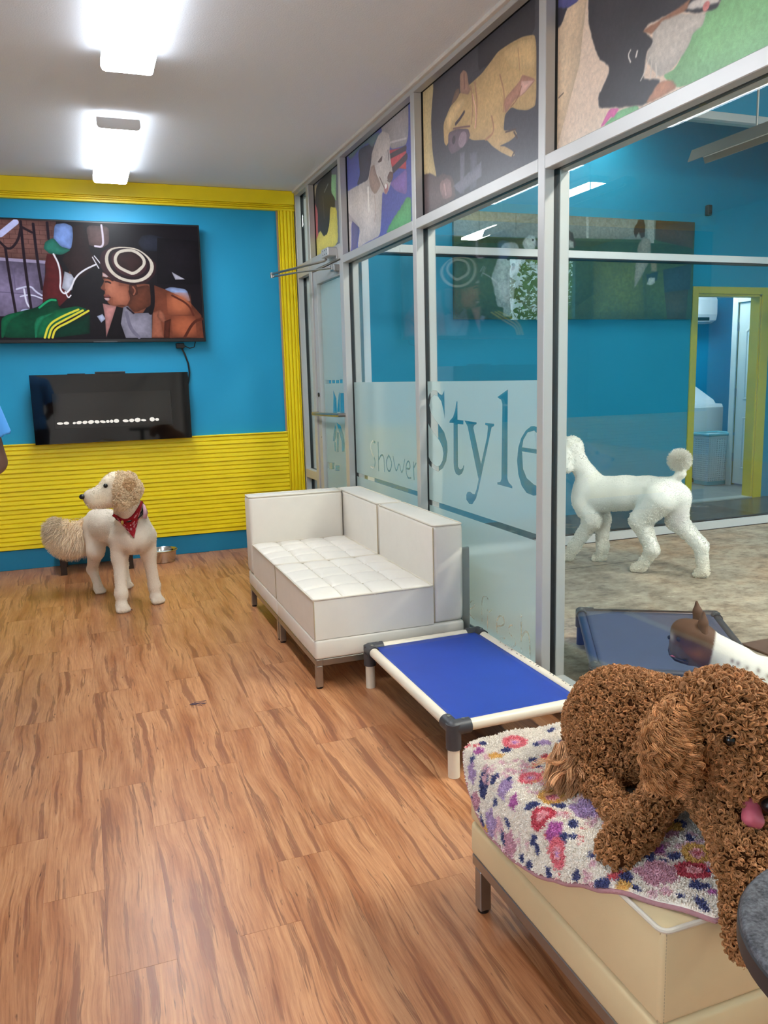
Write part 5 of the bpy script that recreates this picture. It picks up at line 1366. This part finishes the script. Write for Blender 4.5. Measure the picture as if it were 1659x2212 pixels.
# ---- white poodle walking beyond the glass; built along its own spine, then turned
S0 = np.array([3.68, 4.35, 0]); fw = np.array([-.429, .903, 0]); lt = np.array([.903, .429, 0])
def PB(s_, l_, z): return tuple(S0+fw*s_+lt*l_+np.array([0, 0, z]))
PD = empty('dog', (3.54, 4.65, 0), label='white clipped poodle with a pompom tail walking behind the glass', cat='dog')
pr = [('c', PB(.60, 0, .505), .132, PB(.34, 0, .535), .118), ('c', PB(.34, 0, .54), .115, PB(.18, 0, .56), .102), ('c', PB(.18, 0, .56), .10, PB(.03, 0, .565), .105), ('c', PB(.66, 0, .47), .098, PB(.64, 0, .55), .10),
      ('c', PB(.61, 0, .60), .082, PB(.725, 0, .735), .066), ('c', PB(.725, 0, .735), .066, PB(.77, 0, .82), .066),
      ('e', PB(.775, 0, .84), (.085, .078, .082), None, .03), ('c', PB(.83, 0, .81), .05, PB(.96, 0, .785), .03),
      ('c', PB(.775, -.078, .80), .030, PB(.755, -.092, .70), .042), ('c', PB(.775, .078, .80), .030, PB(.755, .092, .70), .042),
      ('c', PB(-.01, 0, .645), .030, PB(-.055, 0, .70), .027), ('c', PB(-.055, 0, .70), .028, PB(-.06, 0, .75), .03)]
for sgn, sh, el, wr_, pw in ((-1, (.63, .44), (.555, .325), (.70, .115), (.755, 0)), (1, (.61, .44), (.555, .32), (.545, .11), (.565, 0))):
    l_ = .068*sgn; pr += [('c', PB(sh[0], l_, sh[1]), .075, PB(el[0], l_, el[1]), .058), ('c', PB(el[0], l_, el[1]), .055, PB(wr_[0], l_, wr_[1]), .037), ('c', PB(wr_[0], l_, wr_[1]), .037, PB(pw[0]-.015, l_, .04), .033)]+paw_prims(PB(pw[0], l_, 0), fw[:2], 1.1)
pr += [('c', PB(.06, -.06, .53), .115, PB(.185, -.075, .37), .072), ('c', PB(.185, -.075, .37), .064, PB(.095, -.07, .17), .040), ('c', PB(.095, -.07, .17), .040, PB(.165, -.068, .05), .034)]+paw_prims(PB(.19, -.068, 0), fw[:2], 1.1)
pr += [('c', PB(.0, .055, .52), .105, PB(-.01, .065, .37), .070), ('c', PB(-.01, .065, .37), .062, PB(-.185, .055, .215), .042), ('c', PB(-.185, .055, .215), .040, PB(-.21, .05, .06), .034)]+paw_prims(PB(-.205, .05, 0), fw[:2], 1.1)
V, Q = sdf_body(pr, .0075, .03)
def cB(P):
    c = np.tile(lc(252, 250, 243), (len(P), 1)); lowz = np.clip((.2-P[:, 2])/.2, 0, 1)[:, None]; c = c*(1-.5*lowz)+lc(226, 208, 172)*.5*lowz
    g = near(P, PB(-.04, .02, .40), (.07, .07, .08))[:, None]; c = c*(1-.45*g)+lc(176, 170, 178)*.45*g; return c  # grey patch: inner thigh shade put into the coat colour
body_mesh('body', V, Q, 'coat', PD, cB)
sB = lambda P: (P-S0) @ fw
P, N = scatter(V, Q, 9000, lambda c: np.where(c[:, 2] < .44, 2.6*np.clip((.44-c[:, 2])/.14, 0, 1), np.where((sB(c) > .66) & (c[:, 2] > .66), .35, .0)))
X = curl_fur(P, N, 2, .003, .004, 1., 7, .002); curves('curly_coat', X, np.linspace(.0018, .0006, 7), np.repeat(cB(P)*(.92+.12*rng.random((len(P), 1))), 2, 0), 'fur', PD, kind='stuff')
P, N = scatter(V, Q, 16000, lambda c: (c[:, 2] > .28)*1.); X = straight_fur(P, N, .0055, 4, comb=tuple(-fw*.8+np.array([0, 0, -.35])), lift=.55, jit=.3, wave=.2)
curves('clipped_coat', X, np.array([.0011, .001, .0008, .0003]), cB(P)*(.93+.1*rng.random((len(P), 1))), 'fur', PD, kind='stuff')
pc_ = np.array(PB(-.045, 0, .785)); pv = unit(rng.normal(0, 1, (5200, 3))); P = pc_+pv*.018
X = straight_fur(P, pv, .056*(.5+.75*rng.random(len(pv))), 6, comb=(0, 0, .12), lift=1, jit=.25, wave=.10, waves=1.4); curves('tail_pompom', X, np.array([.0016, .0016, .0015, .0013, .001, .0006]), tint(len(P), lc(244, 240, 232), .05), 'fur', PD, kind='stuff')
ball('nose', PB(.99, 0, .79), .018, 'nose', PD, 2)
for q in (-1, 1): ball('eye', PB(.845, .052*q, .845), .011, 'eye', PD, 2)

# ---- spotted bulldog beyond the glass: head in profile to the left
B0 = np.array([2.027, 2.332, .40]); Rv = np.array([.754, -.656, 0]); Vv = np.array([.656, .754, 0]); SCL = 1/577.
def PC(px, py, d=0): return tuple(B0+Rv*(px-1467)*SCL-np.array([0, 0, 1])*(py-1372)*SCL+Vv*d)
FB = empty('dog', (2.25, 2.14, 0), label='white spotted bulldog with a brown head behind the glass', cat='dog')
gz = lambda px, d: tuple(np.array(PC(px, 1372, d))*[1, 1, 0])
pr = [('e', PC(1497, 1374), (.072, .074, .066), None, .03), ('c', PC(1476, 1362), .046, PC(1480, 1380), .05), ('c', PC(1470, 1390), .036, PC(1465, 1404), .034, .015), ('c', PC(1470, 1392, -.028), .028, PC(1470, 1404, -.030), .030, .012), ('c', PC(1470, 1392, .028), .028, PC(1470, 1404, .030), .030, .012),
      ('c', PC(1484, 1412), .036, PC(1464, 1415), .022, .01), ('c', PC(1507, 1402), .056, PC(1494, 1410), .044), ('c', PC(1456, 1384), .014, PC(1458, 1380), .016, .01),
      ('c', PC(1522, 1396), .070, PC(1575, 1432), .088), ('c', PC(1575, 1455), .105, PC(1640, 1475), .112), ('c', PC(1640, 1475), .112, PC(1745, 1480), .098), ('c', PC(1560, 1475), .085, PC(1590, 1470), .095)]
for px_, dd in ((1568, -.07), (1578, .07), (1742, -.075), (1750, .075)):
    pr += [('c', PC(px_, 1500, dd), .05, PC(px_, 1550, dd), .036), ('c', PC(px_, 1550, dd), .034, tuple(np.array(gz(px_-3, dd))+[0, 0, .04]), .028)]+paw_prims(gz(px_-4, dd), -Rv[:2], 1.0)
V, Q = sdf_body(pr, .006, .022)
hx = lambda P: ((P-B0) @ Rv)/SCL+1467
hz = lambda P: 1372-(P[:, 2]-B0[2])/SCL
sp = np.array([(1583, 1408), (1572, 1404), (1612, 1434), (1640, 1428), (1536, 1432), (1592, 1440), (1562, 1416), (1548, 1424), (1628, 1452), (1655, 1450), (1600, 1462), (1560, 1450), (1680, 1440), (1700, 1460), (1600, 1416), (1622, 1420), (1575, 1424), (1608, 1446), (1648, 1440), (1560, 1436), (1588, 1456)])
def cC(P):
    x, z = hx(P), hz(P); wh = lc(212, 206, 198); br = lc(82, 56, 41)
    hd = np.clip((1536-(z-1390)*.18-x)/4, 0, 1)[:, None]; c = wh*(1-hd)+br*hd
    tan = near(np.stack([x, z, 0*x], 1), (1502, 1398, 0), (20, 13, 9))[:, None]*hd; c = c*(1-.85*tan)+lc(150, 96, 50)*.85*tan
    mz = np.clip((1468+(z-1384)*1.0-x)/5, 0, 1)[:, None]*np.clip((z-1384)/5, 0, 1)[:, None]; c = c*(1-mz)+lc(92, 80, 72)*mz
    bl_ = near(np.stack([x, z, 0*x], 1), (1452, 1372, 0), (6, 9, 9))[:, None]; c = c*(1-.6*bl_)+lc(205, 196, 188)*.6*bl_
    dk = near(np.stack([x, z, 0*x], 1), (1468, 1372, 0), (11, 10, 9))[:, None]; c = c*(1-.7*dk)+lc(64, 40, 30)*.7*dk
    for q in sp:
        g = near(np.stack([x, z, 0*x], 1), (*q, 0), (4.2, 4.6, 9))[:, None]; c = c*(1-.85*g)+lc(96, 72, 64)*.85*g
    return c
body_mesh('body', V, Q, 'smooth_coat', FB, cC)
def ear_c(a, b_, tip, d):
    A, B_, T = (np.array(q) for q in (PC(*a, d), PC(*b_, d), PC(*tip, d))); vv, qq = sdf_body([('c', A*.55+B_*.45, .021, A*.27+B_*.23+T*.5, .016), ('c', A*.27+B_*.23+T*.5, .016, T, .005)], .004, .01)
    body_mesh('ear', vv, qq, 'smooth_coat', FB, lambda P: np.tile(lc(92, 66, 52), (len(P), 1)))
ear_c((1504, 1352), (1526, 1358), (1514, 1312), -.035); ear_c((1498, 1344), (1514, 1346), (1500, 1302), .045)
ball('eye', PC(1468, 1372, -.046), .0115, 'eye', FB, 3); ball('eye', PC(1468, 1372, .046), .0115, 'eye', FB, 3)
ball('nose', PC(1451, 1379, 0), (.012, .016, .010), 'nose', FB, 3)
tube('lip_line', [PC(1449, 1404, -.012), PC(1452, 1411, -.030), PC(1462, 1417, -.050), PC(1476, 1420, -.054), PC(1487, 1422, -.054)], .0075, 'nose', FB, 8)
ball('tongue', PC(1462, 1412, -.03), (.022, .024, .006), 'tongue', FB, 2)

# ---- the big brown curly dog on the ottoman
G = empty('dog', (1.12, 1.28, OZ+.014), label='big brown curly doodle dog lying on the floral blanket in front', cat='dog')
zt = OZ+.018
pr = [('c', (1.14, 1.50, .560), .120, (1.235, 1.27, .575), .115), ('c', (1.10, 1.48, .540), .105, (1.075, 1.455, .530), .085), ('c', (1.235, 1.27, .56), .115, (1.15, 1.16, .555), .085), ('c', (1.15, 1.15, .545), .075, (1.12, 1.10, .525), .055),
      ('c', (1.235, 1.25, .61), .090, (1.115, 1.14, .68), .072),
      ('c', (1.04, 1.43, .50), .045, (1.01, 1.40, .485), .032), ('c', (1.01, 1.40, .480), .026, (.978, 1.265, zt+.020), .026), ('c', (.978, 1.265, zt+.018), .026, (.975, 1.245, zt+.018), .024),
      ('c', (1.13, 1.25, .58), .062, (1.085, 1.25, .545), .044), ('c', (1.085, 1.255, .540), .036, (.965, 1.208, zt+.036), .030), ('c', (.965, 1.208, zt+.034), .030, (.912, 1.188, zt+.026), .033),
      ('c', (1.07, 1.07, .555), .050, (1.02, .995, .53), .038), ('c', (1.02, .995, .53), .036, (.990, .952, .46), .027), ('c', (.990, .952, .46), .027, (.988, .945, .412), .027),
      ('c', (1.20, 1.08, .53), .06, (1.26, 1.02, .50), .040),
      ('e', (1.080, 1.118, .732), (.088, .084, .078), None, .03), ('c', (1.088, 1.085, .695), .062, (1.094, 1.055, .655), .052), ('c', (1.094, 1.055, .652), .050, (1.098, 1.030, .622), .034), ('c', (1.09, 1.06, .615), .035, (1.085, 1.04, .585), .022)]
for k in range(4): pr.append(('c', (.912, 1.188, zt+.02), .018, (.884+.004*abs(k-1.5), 1.163+.013*k, zt+.014), .015, .008))
V, Q = sdf_body(pr, .0065, .02)
cD0 = lc(72, 42, 22)  # darkened under layer, shade between the curls put into its colour
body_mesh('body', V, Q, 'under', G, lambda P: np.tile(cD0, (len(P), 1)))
eyep = np.array([1.012, 1.029, .737]); nosep = np.array([1.088, 1.000, .618])
def okD(c):
    w = np.ones(len(c)); w *= np.linalg.norm(c-eyep, axis=1) > .019; w *= np.linalg.norm(c-nosep, axis=1) > .032; w *= np.linalg.norm(c-np.array([1.055, 1.015, .605]), axis=1) > .026
    w *= ~((c[:, 2] < zt+.006) & (c[:, 1] > 1.0)); return w*np.where((c[:, 2] > .64) & (c[:, 1] < 1.2), 1.15, 1.)
P, N = scatter(V, Q, 17000, okD)
head = (P[:, 2] > .62) & (P[:, 1] < 1.2)
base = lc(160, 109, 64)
def cols(n, st, amp=.2, b=None): 
    c = np.asarray(base if b is None else b)*(1+amp*rng.normal(0, .6, (n, 1))); hl = (rng.random((n, 1)) < .22); c = np.where(hl, c*1.5+.025, c); return np.repeat(c, st, 0)*(.88+.24*rng.random((n*st, 1)))
Pb, Nb = P[~head], N[~head]; X = curl_fur(Pb, Nb, 6, .0037, .0080, 1.2, 11, .0011)
curves('body_curls', X, np.linspace(.0009, .0005, 11), cols(len(Pb), 6), 'fur', G, kind='stuff')
Ph, Nh = P[head], N[head]; X = curl_fur(Ph, Nh, 7, .0053, .0130, 1.25, 12, .0013)
curves('head_curls', X, np.linspace(.0009, .00045, 12), cols(len(Ph), 7), 'fur', G, kind='stuff')
# fuzzy halo of fine loose hair
P, N = scatter(V, Q, 16000, okD); X = straight_fur(P, N, .011*(.6+.8*rng.random(len(P))), 6, lift=1, jit=.45, wave=.28, waves=1.6)
curves('loose_hair', X, np.array([.0007, .0007, .0006, .0005, .0004, .0002]), cols(len(P), 1, .2, lc(178, 126, 78)), 'fur', G, kind='stuff')
# ears with long wavy hair
def ear_d(c0, c1, c2, label, out):
    vv, qq = sdf_body([('c', c0, .018, c1, .024), ('c', c1, .024, c2, .018)], .005, .02)
    e_ = body_mesh('ear', vv, qq, 'under', G, lambda P: np.tile(cD0, (len(P), 1)))
    P, N = scatter(vv, qq, 480)
    n, st = len(P), 12; P2 = np.repeat(P, st, 0)+rng.normal(0, .0022, (n*st, 3)); N2 = np.repeat(N, st, 0)
    L = np.repeat(.036*(.7+.6*rng.random(n)), st); k = 12; t = np.linspace(0, 1, k)[None, :, None]
    dirn = unit(np.repeat(N*.42+np.array(out)+np.array([0, 0, -1.])+rng.normal(0, .16, (n, 3)), st, 0))[:, None, :]
    a = np.repeat(unit(np.cross(dirn[::st, 0], rng.normal(0, 1, (n, 3)))), st, 0)[:, None, :]; b_ = np.cross(dirn, a); ph = np.repeat(rng.random(n)*6.28, st)[:, None, None]+rng.normal(0, .2, (n*st, 1, 1)); fr = np.repeat(rng.uniform(1.6, 2.6, n), st)[:, None, None]
    X = P2[:, None, :]+N2[:, None, :]*.007*np.sin(t*1.57)+dirn*L[:, None, None]*t+(a*np.sin(6.283*fr*t+ph)+b_*np.cos(6.283*fr*t+ph))*.0056*np.minimum(1, t*2.5)
    curves('ear_hair', X, np.linspace(.0009, .0004, k), cols(n, st, .2, lc(176, 122, 74)), 'fur', e_, kind='stuff')
ear_d((.985, 1.125, .775), (.945, 1.10, .735), (.938, 1.09, .685), None, (-.15, -.1, 0)); ear_d((1.16, 1.19, .765), (1.195, 1.20, .71), (1.20, 1.20, .66), None, (.15, .1, 0))
# feathered tail
n, st = 170, 14; a0 = np.stack([rng.uniform(.985, 1.05, n), rng.uniform(1.45, 1.54, n), rng.uniform(.485, .525, n)], 1); dd = unit(np.array([-.75, -.55, -.38])+rng.normal(0, .34, (n, 3)))
P2 = np.repeat(a0, st, 0)+rng.normal(0, .003, (n*st, 3)); dirn = np.repeat(dd, st, 0)[:, None, :]; t = np.linspace(0, 1, 12)[None, :, None]; av = np.repeat(unit(np.cross(dd, rng.normal(0, 1, (n, 3)))), st, 0)[:, None, :]; ph = np.repeat(rng.random(n)*6.28, st)[:, None, None]+rng.normal(0, .25, (n*st, 1, 1))
X = P2[:, None, :]+dirn*(np.repeat(rng.uniform(.06, .115, n), st)[:, None, None])*t+av*.006*np.sin(6.283*1.3*t+ph)*t+np.array([0, 0, -.02])*t*t
X[:, :, 2] = np.maximum(X[:, :, 2], zt+.002)
curves('tail_feathers', X, np.linspace(.0008, .0004, 12), cols(n, st, .16, lc(192, 142, 98)), 'fur', G, kind='stuff')
vv, qq = sdf_body([('c', (1.05, 1.52, .52), .034, (1.0, 1.48, .495), .024)], .006, .01); body_mesh('tail', vv, qq, 'under', G, lambda P: np.tile(cD0, (len(P), 1)))
ball('eye', tuple(eyep+[.010, .010, -.002]), .0105, 'eye', G, 3); ball('eye', (1.150, 1.075, .735), .012, 'eye', G, 3)
ball('nose', tuple(nosep), (.021, .018, .016), 'nose', G, 3)
tv_, tq_ = sdf_body([('c', (1.062, 1.028, .615), .012, (1.046, 1.008, .596), .012), ('c', (1.074, 1.028, .612), .011, (1.060, 1.008, .592), .0115), ('c', (1.046, 1.008, .596), .0115, (1.058, 1.006, .588), .011)], .003, .012); body_mesh('tongue', tv_, tq_, 'tongue', G)

# ================================================================ the person at the left edge, mostly outside the view
PX, PY = -.541, 3.2
per = empty('person', (PX, PY, 0), label='person in a light blue short sleeve shirt at the left edge', cat='person')
def q_(x, y, z): return (PX+x, PY+y, z)
pr = [('c', q_(0, 0, 1.45), .055, q_(0, .0, 1.53), .055), ('e', q_(0, -.012, 1.645), (.075, .092, .108), None, .02), ('c', q_(0, -.055, 1.585), .045, q_(0, -.07, 1.56), .03), ('c', q_(0, -.098, 1.645), .012, q_(0, -.112, 1.622), .015, .01), ('c', q_(-.02, -.088, 1.59), .009, q_(.02, -.088, 1.59), .009, .006),
      ('e', q_(.078, 0, 1.64), (.012, .024, .033), None, .01), ('e', q_(-.078, 0, 1.64), (.012, .024, .033), None, .01), ('c', q_(0, .02, 1.0), .12, q_(0, .01, 1.38), .13)]
for s_ in (-1, 1):
    pr += [('c', q_(.185*s_, .01, 1.40), .052, q_(.228*s_, .015, 1.115), .046), ('c', q_(.228*s_, .015, 1.115), .040, q_(.165*s_, -.20, 1.03), .028), ('c', q_(.165*s_, -.20, 1.03), .028, q_(.13*s_, -.265, 1.02), .030), ('e', q_(.115*s_, -.30, 1.018), (.030, .042, .016), None, .012)]
    for k, L in enumerate((.052, .062, .066, .058)):
        b0 = np.array(q_((.088+.018*k)*s_, -.335, 1.018)); b1 = b0+[-.004*s_, -L*.55, -.004]; b2 = b1+[0, -L*.35, -.02]
        pr += [('c', b0, .0095, b1, .0088, .006), ('c', b1, .0088, b2, .0078, .004)]
    pr += [('c', q_(.085*s_, -.285, 1.022), .012, q_(.062*s_, -.325, 1.016), .0105, .008), ('c', q_(.062*s_, -.325, 1.016), .0105, q_(.056*s_, -.352, 1.006), .009, .004)]
V, Q = sdf_body(pr, .0065, .02); body_mesh('body', V, Q, 'skin', per)
sv, sq = sdf_body([('c', q_(0, .01, 1.37), .155, q_(0, .015, .97), .150), ('c', q_(-.10, .01, 1.40), .085, q_(.10, .01, 1.40), .085), ('c', q_(-.07, .015, .95), .125, q_(.07, .015, .95), .125)]+[('c', q_(.17*s_, .01, 1.40), .072, q_(.236*s_, .014, 1.19), .068) for s_ in (-1, 1)], .008, .03)
# open hem and cuffs: cut flat
keep = (sv[sq].mean(1)[:, 2] > .90)
for s_ in (-1, 1):
    a = np.array(q_(.236*s_, .014, 1.20)); dr = unit(np.array([.066*s_, .004, -.20])); m_ = ((sv[sq].mean(1)-a) @ dr > .0) & (np.abs(sv[sq].mean(1)[:, 0]-PX) > .165); keep &= ~m_
sh = body_mesh('tshirt', sv, sq[keep], 'shirt', per); md = sh.modifiers.new('s', 'SOLIDIFY'); md.thickness = .003
pv_, pq_ = sdf_body([('c', q_(-.05, .02, .93), .125, q_(.05, .02, .93), .125)]+[('c', q_(.09*s_, .02, .88), .105, q_(.08*s_, .02, .50), .072) for s_ in (-1, 1)]+[('c', q_(.08*s_, .02, .50), .072, q_(.078*s_, .03, .09), .060) for s_ in (-1, 1)], .009, .015); body_mesh('trousers', pv_, pq_, 'pants', per)
for s_ in (-1, 1):
    vv, qq = sdf_body([('c', q_(.08*s_, .04, .055), .046, q_(.082*s_, -.08, .042), .042), ('c', q_(.082*s_, -.08, .042), .042, q_(.084*s_, -.155, .036), .035)], .007, .02); body_mesh('shoe', vv, qq, 'shoe', per)
    ball('eye', q_(.032*s_, -.088, 1.655), .0105, 'eye', per, 2)
hv_, hq_ = sdf_body([('e', q_(0, .008, 1.675), (.083, .098, .095), None, .02)], .007, .01); k_ = (hv_[hq_].mean(1)[:, 1]-PY > -.06+(1.70-hv_[hq_].mean(1)[:, 2])*.9); body_mesh('hair', hv_, hq_[k_], 'hair_blk', per)
